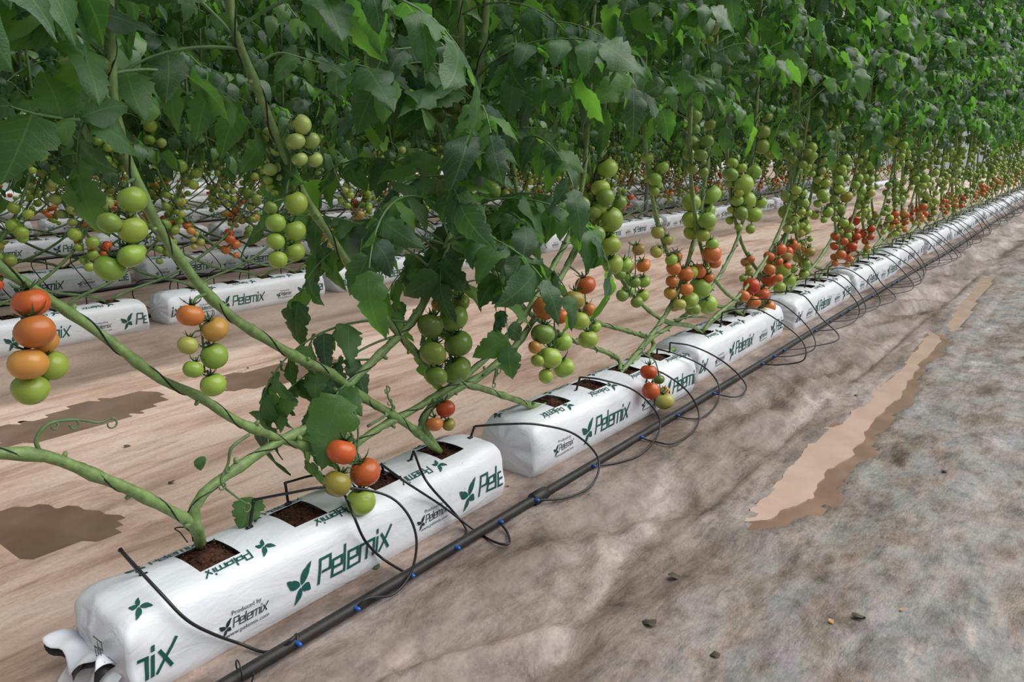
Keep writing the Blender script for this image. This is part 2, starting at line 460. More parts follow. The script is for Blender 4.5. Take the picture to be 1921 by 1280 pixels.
LOWLETS = [leaflet(1.0, 0.62, 40 + k, 6, (1.0,), 3, 0.9, 0.45, 0.14) for k in range(4)]

def leaf_template(seed, L=0.40, pairs=3, e0=0.7, droop=3.2, size=1.0):
    """compound tomato leaf: stalk points and placed leaflets (variant, 4x4 matrix)"""
    rg = random.Random(seed)
    n = 16; P = [np.zeros(3)]; ang = e0; side = rg.uniform(-0.5, 0.5)
    for i in range(n):
        s = L / n
        az = side * (i / n) ** 1.3
        P.append(P[-1] + s * np.array([math.sin(az) * math.cos(ang), math.cos(az) * math.cos(ang), math.sin(ang)]))
        ang -= droop * s * (0.6 + 0.8 * i / n)
    P = np.array(P)
    T = np.gradient(P, axis=0); T /= np.linalg.norm(T, axis=1)[:, None]
    lets = []
    def place(idx, sidev, ang_out, ln, drp):
        t = T[idx]; b = np.cross(t, [0, 0, 1.0]); b /= np.linalg.norm(b) + 1e-9
        nrm = np.cross(b, t)
        d = math.cos(ang_out) * t + math.sin(ang_out) * sidev * b - drp * np.array([0, 0, 1.0])
        d /= np.linalg.norm(d)
        roll = rg.uniform(-0.8, 0.8)
        z = nrm * math.cos(roll) + np.cross(d, nrm) * math.sin(roll)
        z = z - d * np.dot(z, d); z /= np.linalg.norm(z)
        x = np.cross(d, z)
        wd = rg.uniform(0.85, 1.15)
        m = np.eye(4); m[:3, 0] = x * ln * wd; m[:3, 1] = d * ln; m[:3, 2] = z * ln; m[:3, 3] = P[idx] + d * 0.004
        lets.append((rg.randrange(7), m))
    place(n, 0, 0, 0.112 * size * rg.uniform(0.85, 1.15), 0.25)
    for k in range(pairs):
        idx = int(n * (0.36 + 0.52 * k / max(1, pairs - 1)))
        for sv in (-1, 1):
            place(min(n - 1, idx + (1 if sv > 0 else 0)), sv, rg.uniform(0.9, 1.25), size * rg.uniform(0.06, 0.105) * (1.08 if k == pairs - 1 else 1.0), rg.uniform(0.1, 0.9))
    for k in range(4):
        place(int(n * rg.uniform(0.4, 0.85)), rg.choice((-1, 1)), 1.2, size * rg.uniform(0.03, 0.05), 0.3)
    return P, lets
def rachis_mb(P, lets, r0=0.0034, sides=5):
    mb = MB()
    mb.add(*tube(P, np.linspace(r0, r0 * 0.4, len(P)), sides, False))
    return mb
TEMPL = []
for k in range(9):
    rg = random.Random(100 + k)
    TEMPL.append(leaf_template(200 + k, rg.uniform(0.30, 0.44), 4 if k % 3 else 5, rg.uniform(0.25, 0.9), rg.uniform(2.6, 4.6), rg.uniform(0.95, 1.15)))
RACHIS_ME = [rachis_mb(*t).mesh('leaf_stalk', M['rachis']) for t in TEMPL]
def tr(V, m): return V @ m[:3, :3].T + m[:3, 3]
LEAF_ME = []
for P, lets in TEMPL:
    mb = rachis_mb(P, lets, 0.0034, 4)
    mb.m = [1] * len(mb.f)
    for vi, m in lets:
        V, F, UV = LEAFLETS[vi]; mb.add(tr(V, m), F, UV)
    LEAF_ME.append(mb.mesh('leaf', [M['leaf'], M['rachis']]))

def leaf_matrix(pos, az, tilt, scale, rollv=0.0):
    return Matrix.Translation(Vector(pos)) @ Matrix.Rotation(az - math.pi / 2, 4, 'Z') @ Matrix.Rotation(tilt, 4, 'X') @ Matrix.Rotation(rollv, 4, 'Y') @ Matrix.Scale(scale, 4)
def add_leaf(root, pos, az, tilt, scale, var, split, rollv=0.0):
    """pos is local to root; az = world angle the leaf points to"""
    mt = leaf_matrix(pos, az, tilt, scale, rollv)
    if split:
        o = link('leaf', RACHIS_ME[var], root, mat=mt)
        for vi, m in TEMPL[var][1]:
            link('leaflet', LEAFLET_ME[vi], o, mat=Matrix(m.tolist()))
    else:
        o = link('leaf', LEAF_ME[var], root, mat=mt)
    return o

# foliage of one background stem, joined (countless small leaves)
def foliage_mesh(seed, z0, z1, step):
    rg = random.Random(seed); mb = MB()
    z = z0; a = rg.uniform(0, 6)
    while z < z1:
        a += 2.4 + rg.uniform(-0.4, 0.4)
        P, lets = TEMPL[rg.randrange(9)]
        sc = rg.uniform(0.95, 1.3) * (1.0 if z > z0 + 0.15 else 0.8)
        mt = np.array(leaf_matrix((rg.uniform(-.03, .03), rg.uniform(-.03, .03), z), a, rg.uniform(-0.3, 0.25), sc))
        for vi, m in lets:
            V, F, UV = LOWLETS[vi % 4]; mb.add(tr(tr(V, m), mt), F, UV)
        mb.add(*((tr(tube(P[::3], 0.003, 3, False)[0], mt), tube(P[::3], 0.003, 3, False)[1])), mat=1)
        z += step * rg.uniform(0.6, 1.4)
    return mb.mesh('foliage', [M['leaf'], M['rachis']])
FOLIAGE = [foliage_mesh(300 + k, 0.0, 1.85, 0.07) for k in range(6)]

# ------------------------------------------------------------------ tomatoes
def tomato_mesh(seg, rings, lob=0.0, nl=5, flat=0.92, kidney=0.0):
    V = []; F = []
    for i in range(rings + 1):
        th = math.pi * i / rings
        for k in range(seg):
            a = 2 * math.pi * k / seg
            r = 1 + lob * math.cos(nl * a) * math.sin(th)
            x, y, z = r * math.sin(th) * math.cos(a), r * math.sin(th) * math.sin(a), flat * math.cos(th)
            if z > 0: z -= 0.24 * math.exp(-(math.sin(th) / 0.33) ** 2)       # dimple under the calyx
            else: z += 0.05 * math.exp(-(math.sin(th) / 0.3) ** 2)
            if kidney: z += kidney * x * x; 
            V.append((x, y, z))
    for i in range(rings):
        for k in range(seg):
            k2 = (k + 1) % seg
            F.append((i * seg + k, (i + 1) * seg + k, (i + 1) * seg + k2, i * seg + k2))
    return V, F
UNIT = 0.033      # tomato meshes are modelled at a usual radius so that the skin pattern keeps its scale
def tm(*a, **k):
    V, F = tomato_mesh(*a, **k); return MB().add(np.array(V) * UNIT, F).mesh('tomato', M['tomato'])
TOM_HI = [tm(24, 16), tm(24, 16, lob=0.025, flat=0.86), tm(24, 16, lob=0.04, nl=4, flat=0.84), tm(24, 16, flat=1.0), tm(24, 16, lob=0.02, nl=3, flat=0.9, kidney=0.12)]
TOM_MID = [tm(14, 10), tm(14, 10, lob=0.03, flat=0.86), tm(14, 10, flat=0.98)]
TOM_LO = [tm(9, 6), tm(9, 6, flat=0.85)]
def calyx_mesh():
    mb = MB()
    for k in range(6):
        a = k * math.pi / 3 + 0.2 * math.sin(k * 7)
        ca, sa = math.cos(a), math.sin(a)
        L = 0.85 + 0.25 * math.sin(k * 3.3)
        pr = [(0.0, 0.10, 0.72), (0.25, 0.13, 0.83), (0.55, 0.10, 0.93), (0.8, 0.06, 1.08), (1.0, 0.008, 1.28 + 0.12 * math.sin(k * 5))]
        V = []; F = []
        for t, w, z in pr:
            r = t * L
            V += [(r * ca - w * sa, r * sa + w * ca, z), (r * ca, r * sa, z + 0.05), (r * ca + w * sa, r * sa - w * ca, z)]
        for i in range(4):
            for c in range(2):
                b = i * 3 + c; F.append((b, b + 1, b + 4, b + 3))
        mb.add(np.array(V) * UNIT, F)
    mb.add(*tube(np.array([(0, 0, 0.65), (0.02, 0, 0.95), (0.05, 0.02, 1.25)]) * UNIT, 0.06 * UNIT, 5))
    return mb.mesh('calyx', M['calyx'])
CALYX = calyx_mesh()
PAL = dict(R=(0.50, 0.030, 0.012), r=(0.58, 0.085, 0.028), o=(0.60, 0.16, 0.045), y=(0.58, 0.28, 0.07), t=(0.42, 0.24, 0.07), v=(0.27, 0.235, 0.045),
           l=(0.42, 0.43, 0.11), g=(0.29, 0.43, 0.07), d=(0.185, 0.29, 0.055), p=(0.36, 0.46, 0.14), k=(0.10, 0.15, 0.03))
def jit(c, rg, a=0.12):
    k = 1 + rg.uniform(-a, a)
    return (min(1, c[0] * k * (1 + rg.uniform(-a, a))), min(1, c[1] * k), min(1, c[2] * k), 1)
def axis_matrix(pos, up, rad, spin):
    z = Vector(up).normalized()
    q = z.to_track_quat('Z', 'Y')
    return Matrix.Translation(Vector(pos)) @ q.to_matrix().to_4x4() @ Matrix.Rotation(spin, 4, 'Z') @ Matrix.Scale(rad / UNIT, 4)

def truss(root, base, attach, axis_pts, toms, rg, meshes, calyx=True, stalk_r=0.0032, mat='rachis'):
    """root plant, base its world base, attach point on stem, axis points of the truss stalk, toms = (pos, radius, colour)"""
    attach = np.array(attach)
    path = catmull([attach] + [np.array(p) for p in axis_pts], 5)
    mb = MB(); mb.add(*tube(path - attach, np.linspace(stalk_r * 1.15, stalk_r * 0.6, len(path)), 5))
    ups = []
    for pos, r, c in toms:
        pos = np.array(pos)
        d = np.linalg.norm(path - (pos + [0, 0, r * 0.9]), axis=1)
        j = int(np.argmin(d)); q = path[j]
        u = q - pos; u = u / (np.linalg.norm(u) + 1e-9) * 0.75 + np.array([0, 0, 0.75]); u /= np.linalg.norm(u)
        ups.append(u)
        if np.linalg.norm(q - pos) > r * 0.8:
            tip = pos + u * r * 0.8
            mid = (q + tip) / 2 + np.array([0, 0, 0.25 * r])
            mb.add(*tube(catmull([q - attach, mid - attach, tip - attach], 3), stalk_r * 0.6, 4, False))
    o = link('fruit_truss', mb.mesh('fruit_truss', M[mat]), root, tuple(attach - base))
    for (pos, r, c), u in zip(toms, ups):
        mt = axis_matrix(np.array(pos) - attach, u, r, rg.uniform(0, 6))
        t = link('tomato', rg.choice(meshes), o, mat=mt)
        t.color = jit(PAL[c], rg)
        if calyx: link('calyx', CALYX, o, mat=mt)
    return o

def ripe(rg, h):
    """colour letter by height above the bag: low trusses ripen first"""
    if h < 0.22: return rg.choice('RrrorotyvlR')
    if h < 0.34: return rg.choice('rotvlggdggd')
    if h < 0.48: return rg.choice('gggdggdglvp')
    return rg.choice('ggdgpdgd')
GREENER = dict(R='r', r='o', o='y', y='l', t='v', v='d', l='g', g='g', d='d', p='p', k='d')
def auto_truss(root, base, attach, rg, n, r, meshes, calyx, h, side):
    ln = 0.02 + n * r * 0.72
    a = np.array(attach)
    drop = a + np.array([side[0] * 0.04, side[1] * 0.04, 0.0])
    axis = [drop, drop + np.array([side[0] * 0.02, side[1] * 0.02, -ln * 0.5]), drop + np.array([rg.uniform(-.02, .02), rg.uniform(-.02, .02), -ln])]
    toms = []; ph = rg.uniform(0, 6)
    c = ripe(rg, h)
    for k in range(n):
        f = k / max(1, n - 1)
        rr = r * rg.uniform(0.78, 1.15) * (1.05 - 0.25 * f)
        for tr_ in range(12):
            ang = ph + math.pi * k * 0.9 + rg.uniform(-0.7, 0.7)
            sp = rg.uniform(0.95, 1.35)
            p = axis[0] * (1 - f) + axis[2] * f + np.array([math.cos(ang) * rr * sp, math.sin(ang) * rr * sp, -rr * 0.4 - 0.012 + rg.uniform(-.008, .008)])
            if all(np.linalg.norm(p - q[0]) > 0.93 * (rr + q[1]) for q in toms): break
        else: continue
        if k and rg.random() < 0.5: c = GREENER[c]
        toms.append((p, rr, c))
    return truss(root, base, attach, axis, toms, rg, meshes, calyx)

# ------------------------------------------------------------------ stems
def stem_mesh(P, r0, r1, sides, rg, knots=True, mat='stem', base=None, step=0.03):
    P = resample(P, step)
    n = len(P)
    rad = np.linspace(r0, r1, n) * (1 + 0.06 * np.array([rg.uniform(-1, 1) for _ in range(n)]))
    if knots:
        for i in range(4, n - 2, rg.choice((4, 5))):
            rad[i] *= 1.28
    mb = MB(); mb.add(*tube(P - base, rad, sides))
    if knots and sides > 6:
        T, N, B = frames(P)
        for i in range(4, n - 2, 5):
            a = rg.uniform(0, 6)
            d = N[i] * math.cos(a) + B[i] * math.sin(a)
            q = P[i] - base
            mb.add(*tube(np.array([q + d * rad[i] * 0.6, q + d * rad[i] * 1.35, q + d * rad[i] * 1.7 + T[i] * 0.002]), [rad[i] * 0.55, rad[i] * 0.42, rad[i] * 0.28], 6))
    return mb.mesh('stem', M[mat]), P
def twine_mesh(P, r, base, pitch=0.16, rad=0.0016):
    P = resample(P, 0.012)
    T, N, B = frames(P)
    d = np.r_[0, np.cumsum(np.linalg.norm(np.diff(P, axis=0), axis=1))]
    a = d / pitch * 2 * math.pi
    Q = P + (r + rad * 0.6) * (np.cos(a)[:, None] * N + np.sin(a)[:, None] * B)
    mb = MB(); mb.add(*tube(Q - base, rad, 4))
    return mb.mesh('support_twine', M['twine'])
TOPZ = 3.0
def extend_up(P, rg, top=TOPZ):
    P = [np.array(p, float) for p in P]
    while P[-1][2] < top:
        q = P[-1].copy(); q[2] += 0.35; q[0] += rg.uniform(-.02, .02); q[1] += rg.uniform(-.02, .02); P.append(q)
    return P
def leaves_along(root, base, S, rg, zmin, split_below, step=0.075, big=1.0, facing=None):
    z = zmin; a = rg.uniform(0, 6)
    zs = S[:, 2]
    while z < TOPZ - 0.05:
        i = int(np.argmin(np.abs(zs - z)))
        a += 2.4 + rg.uniform(-0.5, 0.5)
        sc = big * rg.uniform(0.85, 1.2)
        add_leaf(root, tuple(S[i] - base), a, rg.uniform(-0.35, 0.2), sc, rg.randrange(9), z < split_below, rg.uniform(-0.3, 0.3))
        z += step * rg.uniform(0.6, 1.4)

# ------------------------------------------------------------------ grow bags
BAGL, PITCHY, BAG0 = 1.10, 1.222, 0.53
HOLES = (0.23, 0.46, 0.70, 0.94)
_prof = catmull([(-0.008, 0, 0), (0.001, 0, .02), (0.004, 0, .06), (0.002, 0, .105), (-0.006, 0, .138), (-.022, 0, .156), (-.05, 0, .165), (-.08, 0, .169), (-.107, 0, .170),
                 (-.134, 0, .169), (-.164, 0, .165), (-.194, 0, .156), (-.210, 0, .138), (-.218, 0, .105), (-.220, 0, .06), (-.217, 0, .02), (-.208, 0, 0)], 10)
_ps = np.r_[0, np.cumsum(np.linalg.norm(np.diff(_prof, axis=0), axis=1))]
SMAX = _ps[-1]; SMID = SMAX / 2
def bag_point(u, s, seed, dents=1.0):
    u = np.asarray(u, float); s = np.asarray(s, float)
    x = np.interp(s, _ps, _prof[:, 0]); z = np.interp(s, _ps, _prof[:, 2])
    d = np.minimum(u, BAGL - u)
    dd = np.clip(d, 0, 1)
    k = 0.89 + 0.11 * np.sqrt(np.clip(1 - (1 - np.clip(dd / 0.05, 0, 1)) ** 2, 0, 1))
    kz = 0.84 + 0.16 * np.sqrt(np.clip(1 - (1 - np.clip(dd / 0.075, 0, 1)) ** 2, 0, 1))
    up = np.clip(z / 0.04, 0, 1)
    endw = np.exp(-dd / 0.07)
    amp = (0.0030 + 0.013 * endw * dents)
    nz = vnoise(u * 16 + seed * 7, s * 22, seed) + 0.8 * vnoise(u * 5 + seed, s * 7, seed + 3) + 0.5 * endw * vnoise(u * 45, s * 30 + u * 30, seed + 5)
    xc = -0.108
    dx = np.sign(x - xc) * np.clip(np.abs(x - xc) / 0.10, 0, 1) * (z < 0.15)
    x2 = xc + (x - xc) * k + dx * amp * nz * up
    z2 = z * kz + amp * nz * up * (z > 0.13)
    return np.stack([x2, u, z2], -1)
def bag_normal(u, s, seed):
    e = 0.004
    a = bag_point(u + e, s, seed) - bag_point(u - e, s, seed)
    b = bag_point(u, np.clip(s + e, 0, SMAX), seed) - bag_point(u, np.clip(s - e, 0, SMAX), seed)
    n = np.cross(a, b)
    n /= np.linalg.norm(n, axis=-1)[..., None] + 1e-12
    return -n if n.reshape(-1, 3)[0] @ np.array([1, 0, 1.0]) < 0 else n
def bag_cover(seed):
    us = set(np.round(np.r_[0, 0.004, 0.010, 0.018, 0.030, 0.045, 0.06, np.arange(0.075, BAGL - 0.07, 0.016), BAGL - .06, BAGL - .045, BAGL - .03, BAGL - .018, BAGL - .010, BAGL - .004, BAGL], 4))
    ss = set(np.round(np.linspace(0, SMAX, 44), 5))
    for h in HOLES:
        us = {u for u in us if not (abs(u - (h - .046)) < .007 or abs(u - (h + .046)) < .007)} | {h - .046, h + .046}
    ss = {s for s in ss if not (abs(s - (SMID - .05)) < .004 or abs(s - (SMID + .05)) < .004)} | {SMID - .05, SMID + .05}
    us = np.array(sorted(us)); ss = np.array(sorted(ss))
    U, S = np.meshgrid(us, ss, indexing='ij')
    V = bag_point(U, S, seed).reshape(-1, 3)
    ns = len(ss); F = []
    for i in range(len(us) - 1):
        um = (us[i] + us[i + 1]) / 2
        for k in range(ns - 1):
            sm = (ss[k] + ss[k + 1]) / 2
            if abs(sm - SMID) < 0.05 and any(abs(um - h) < 0.046 for h in HOLES): continue
            F.append((i * ns + k, (i + 1) * ns + k, (i + 1) * ns + k + 1, i * ns + k + 1))
    mb = MB(); mb.add(V, F)
    for e in (0, len(us) - 1):      # closed ends, pushed out a little
        ring = [e * ns + k for k in range(ns)]
        sgn = -1 if e == 0 else 1
        R1 = V[ring]; c = R1.mean(0)
        inn = c + (R1 - c) * 0.55; inn[:, 1] += sgn * 0.012 * (1 + vnoise(np.arange(ns) * 0.7, seed, seed))
        ctr = c + np.array([0, sgn * 0.014, 0])
        vv = np.vstack([R1, inn, [ctr]])
        ff = []
        for k in range(ns):
            k2 = (k + 1) % ns
            q = (k, k2, ns + k2, ns + k); t3 = (ns + k, ns + k2, 2 * ns)
            ff += [q, t3] if sgn < 0 else [q[::-1], t3[::-1]]
        mb.add(vv, ff)
    return mb.mesh('cover', M['bag'])

# -- printed lettering, drawn as strokes and laid on the curved film
GL = {
 'P': (0.64, [[(0.0, 0.0), (0.0, 0.94), (0.5, 0.94), (0.5, 0.42), (0.16, 0.42)]]),
 'e': (0.60, [[(0.46, 0.0), (0.0, 0.0), (0.0, 0.66), (0.46, 0.66), (0.46, 0.34), (0.10, 0.34)]]),
 'l': (0.20, [[(0.0, 0.0), (0.0, 1.0)]]),
 'm': (0.92, [[(0.0, 0.0), (0.0, 0.66), (0.74, 0.66), (0.74, 0.0)], [(0.37, 0.66), (0.37, 0.0)]]),
 'i': (0.21, [[(0.0, 0.0), (0.0, 0.62)], [(0.0, 0.84), (0.0, 0.92)]]),
 'x': (0.60, [[(0.02, 0.66), (0.44, 0.0)], [(-0.04, 0.0), (0.54, 0.84)]]),
}
def word_quads(word, h, w=0.105, slant=0.16):
    out = []; cx = 0.0
    for ch in word:
        adv, strokes = GL[ch]
        for st in strokes:
            for (x0, y0), (x1, y1) in zip(st[:-1], st[1:]):
                a = np.array([x0, y0]); b = np.array([x1, y1]); d = b - a; L = np.linalg.norm(d); d /= L; n = np.array([-d[1], d[0]])
                a2 = a - d * w / 2; b2 = b + d * w / 2
                k = max(1, int((L + w) * h / 0.006))
                for i in range(k):
                    p = a2 + (b2 - a2) * i / k; q = a2 + (b2 - a2) * (i + 1) / k
                    out.append([p + n * w / 2, p - n * w / 2, q - n * w / 2, q + n * w / 2])
                    for v in out[-1]: v[0] += cx
        cx += adv
    Q = np.array(out)
    Q[:, :, 0] += Q[:, :, 1] * slant
    return Q * h, (cx - 0.1) * h
def emblem_quads(h):
    out = []
    for ang, L, wd in ((55, 1.05, 0.36), (142, 0.78, 0.42), (-38, 0.55, 0.40), (-116, 0.78, 0.28)):
        a = R(ang); d = np.array([math.cos(a), math.sin(a)]); n = np.array([-d[1], d[0]])
        K = 10; prev = None
        for i in range(K + 1):
            t = i / K
            w = wd * math.sin(math.pi * t ** 0.8) ** 0.9 * (0.8 if i == 7 else 1.0)
            c = d * (0.05 + t * L) + n * 0.06 * math.sin(math.pi * t)
            cur = (c + n * w / 2, c - n * w / 2)
            if prev: out.append([prev[0], prev[1], cur[1], cur[0]])
            prev = cur
    return np.array(out) * h
def font_quads(text, size):
    cu = bpy.data.curves.new('txt', 'FONT'); cu.body = text; cu.size = size; cu.resolution_u = 2
    o = bpy.data.objects.new('txt', cu); COL.objects.link(o)
    dg = bpy.context.evaluated_depsgraph_get()
    me = bpy.data.meshes.new_from_object(o.evaluated_get(dg))
    V = np.array([v.co[:2] for v in me.vertices]); F = [tuple(p.vertices) for p in me.polygons]
    bpy.data.objects.remove(o); bpy.data.curves.remove(cu); bpy.data.meshes.remove(me)
    return V, F
TXT1 = font_quads('Produced by', 0.0135); TXT2 = font_quads('www.pelemix.com', 0.0135)
def drape(mb, pts, faces, org, ux, seed, mat=0):
    """pts 2-D (text right, text up) -> (u, s): org + right*ux ; up*ux (180 degree turn when ux = -1)"""
    u = org[0] + pts[:, 0] * ux; s = org[1] + pts[:, 1] * ux
    ok = (u > 0.012) & (u < BAGL - 0.012)
    for h in HOLES: ok &= ~((np.abs(u - h) < 0.047) & (np.abs(s - SMID) < 0.051))
    P = bag_point(u, s, seed) + bag_normal(u, s, seed) * 0.0016
    mb.add(P, [f for f in faces if all(ok[i] for i in f)], mat=mat)
def drape_q(mb, Q, org, ux, seed, mat=0):
    n = len(Q); drape(mb, Q.reshape(-1, 2), [(4 * i, 4 * i + 1, 4 * i + 2, 4 * i + 3) for i in range(n)], org, ux, seed, mat)
WORD_BIG, WORD_SMALL, WORD_TOP = word_quads('Pelemix', 0.058, 0.115)[0], word_quads('Pelemix', 0.0215)[0], word_quads('Pelemix', 0.028, 0.115)[0]
EMB_BIG, EMB_SMALL, EMB_TOP = emblem_quads(0.052), emblem_quads(0.022), emblem_quads(0.030)
def bag_prints(seed, phase):
    """every print on the film: (name, mesh)"""
    out = []; PER = 0.555
    def keep(nm, mb, mat):
        if mb.f: out.append((nm, mb.mesh(nm, M[mat], False)))
    for k in range(-2, 3):
        u0 = phase + k * PER
        if -0.25 < u0 < BAGL - 0.02:
            b = MB(); drape_q(b, WORD_BIG, (u0, 0.050), 1, seed); drape_q(b, EMB_BIG, (u0 - 0.047, 0.066), 1, seed); keep('brand_print', b, 'print')
        v0 = u0 - 0.235
        if 0.02 < v0 < BAGL - 0.12:
            b = MB(); drape_q(b, WORD_SMALL, (v0 + 0.022, 0.056), 1, seed); drape_q(b, EMB_SMALL, (v0 + 0.006, 0.060), 1, seed)
            drape(b, TXT1[0], TXT1[1], (v0 + 0.020, 0.083), 1, seed); drape(b, TXT2[0], TXT2[1], (v0 + 0.004, 0.039), 1, seed); keep('maker_print', b, 'print_black')
    for k in range(-1, 5):
        u1 = phase - 0.13 + k * 0.272
        b = MB()
        if u1 > 0.16 and u1 < BAGL - 0.02: drape_q(b, WORD_TOP, (u1, SMID - 0.052), -1, seed)
        if 0.0 < u1 < BAGL - 0.06: drape_q(b, EMB_TOP, (u1 + 0.034, SMID - 0.062), -1, seed)
        keep('top_print', b, 'print')
        b = MB()
        if 0.0 < u1 - 0.15 < BAGL - 0.12: drape_q(b, WORD_TOP, (u1 - 0.15, SMID + 0.055), 1, seed); drape_q(b, EMB_TOP, (u1 - 0.178, SMID + 0.062), 1, seed)
        keep('top_print', b, 'print')
    return out
def coir_mesh(seed, mound):
    n = 14; V = []; F = []
    for i in range(n):
        for k in range(n):
            a = -0.052 + 0.104 * i / (n - 1); b = -0.056 + 0.112 * k / (n - 1)
            r = math.hypot(a, b)
            z = -0.011 + float(vnoise(a * 120, b * 120, seed)) * 0.014 + mound * math.exp(-(r / 0.03) ** 2) + 0.006 * float(vnoise(a * 300, b * 300, seed + 1))
            V.append((b, a, z))
    for i in range(n - 1):
        for k in range(n - 1): F.append((i * n + k, i * n + k + 1, (i + 1) * n + k + 1, (i + 1) * n + k))
    # ragged crumbs
    mb = MB(); mb.add(V, F)
    rg = random.Random(seed)
    for q in range(26):
        c = np.array([rg.uniform(-.045, .045), rg.uniform(-.042, .042), -0.003 + rg.uniform(0, .006)])
        d = np.array([rg.uniform(-1, 1), rg.uniform(-1, 1), rg.uniform(-.3, .6)]) * rg.uniform(.006, .014)
        mb.add(*tube([c, c + d * 0.5, c + d], [.002, .003, .001], 4))
    return mb.mesh('coir_substrate', M['coir'])
COIR = [coir_mesh(60 + k, 0.018 if k < 2 else 0.0) for k in range(4)]
BAGV = []
for sd, ph in ((3, 0.42), (11, 0.335), (19, 0.40), (27, 0.30), (35, 0.47)):
    BAGV.append((bag_cover(sd), bag_prints(sd, ph)))
def grow_bag(row, i, y0, var, label, rz=0.0, dx=0.0):
    bx, bz = ROWS[row]
    t = thing('grow_bag', label, 'grow bag', (bx + dx, y0, bz), 'white grow bags lined up in row %s' % ['one', 'two', 'three', 'four', 'five'][row])
    t.rotation_euler = (0, 0, rz)
    cov, pr = BAGV[var]
    link('cover', cov, t)
    for nm, me in pr: link(nm, me, t)
    if row < 3:
        for k, h in enumerate(HOLES):
            link('coir_substrate', COIR[(k + i) % 4 if k != 1 else 3], t, (-0.108, h, 0.167))
    return t

def flap(root):
    """torn film end hanging out of the nearest bag"""
    def sheet(z0, length, lift, seed, mat, name, xs0, xs1, thick=0.0012):
        nx, ny = 26, 12; V = []
        for lay in (0, 1):
            for i in range(nx):
                for j in range(ny):
                    f = i / (nx - 1); g = j / (ny - 1)
                    x = xs0 + (xs1 - xs0) * f
                    y = -0.006 - length * g * (0.75 + 0.25 * math.sin(f * 5 + seed) + 0.18 * math.sin(f * 13 + seed))
                    z = z0 + lift * g - 0.03 * g * g + g * 0.022 * math.sin(f * 8.5 + seed) + 0.008 * g * math.sin(f * 21 + seed * 2)
                    V.append((x, y, z - lay * thick))
        F = []; n = nx * ny
        for i in range(nx - 1):
            for j in range(ny - 1):
                q = (i * ny + j, i * ny + j + 1, (i + 1) * ny + j + 1, (i + 1) * ny + j)
                F.append(q); F.append(tuple(a + n for a in q[::-1]))
        for i in range(nx - 1): F.append((i * ny + ny - 1, i * ny + ny - 1 + n, (i + 1) * ny + ny - 1 + n, (i + 1) * ny + ny - 1))
        link(name, MB().add(V, F).mesh(name, M[mat]), root)
    sheet(0.078, 0.055, 0.024, 0.4, 'bag', 'film_flap', -0.205, -0.035)
    sheet(0.071, 0.050, 0.010, 0.9, 'lining', 'film_lining', -0.205, -0.04)
    sheet(0.058, 0.052, -0.022, 2.2, 'bag', 'film_flap', -0.16, -0.02)

for q in POOLS: pool(*q)

# front row of bags
NB1 = 14
for i in range(NB1):
    lb = ['white lettered grow bag nearest the camera, torn film at its left end',
          'white lettered grow bag second along the front row, crumpled near end',
          'white lettered grow bag third along the front row'][i] if i < 3 else 'white grow bag %s along the front row' % ORD[i]
    y0 = BAG0 + i * PITCHY + (0.02 if i == 1 else 0)
    b = grow_bag(0, i, y0, i if i < 3 else 2 + (i * 7) % 3, lb, rz=[0.0, -0.02, 0.012][i % 3], dx=[0, 0.0, -0.01][i % 3])
    if i == 0: flap(b)
    if i in (0, 2):
        Q = word_quads('Pele', 0.032, 0.115, 0.0)[0].reshape(-1, 2)
        mb = MB(); mb.add([(-0.070 + gy, -0.024, 0.130 - gx) for gx, gy in Q], [(4 * q, 4 * q + 1, 4 * q + 2, 4 * q + 3) for q in range(len(Q) // 4)])
        link('end_print', mb.mesh('end_print', M['print'], False), b)

# main pipe and drip tubes
PIPEX, PIPER = -1.195, 0.0135
def pipe_x(y): return PIPEX + 0.012 * math.sin(y * 0.9 + 0.4) + (0.02 * min(1, max(0, (y - 1.5) / 2.0)))
pts = [(pipe_x(y), y, 0.014) for y in np.arange(0.2, 18.5, 0.15)]
t = thing('irrigation_pipe', 'muddy black irrigation pipe lying beside the front row of grow bags', 'pipe', (PIPEX, 0.2, 0))
b0 = np.array([PIPEX, 0.2, 0])
mb = MB(); mb.add(*tube(catmull(pts, 2) - b0, PIPER, 10))
link('hose', mb.mesh('hose', M['black_dirty']), t)
for yy in (1.66,):
    mb = MB(); mb.add(*tube([np.array([pipe_x(y), y, 0.015]) - b0 for y in (yy - .035, yy - .03, yy + .03, yy + .035)], [PIPER, 0.019, 0.019, PIPER], 10))
    link('coupling', mb.mesh('coupling', M['black_dirty']), t)
mb = MB()
a = np.linspace(0, 2 * math.pi, 18)
mb.add(*tube([np.array([pipe_x(.68) + .018 * math.cos(q), .68 + .004 * q, .017 + .03 * math.sin(q)]) - b0 for q in a], 0.0016, 5))
link('wire_clip', mb.mesh('wire_clip', M['black']), t)

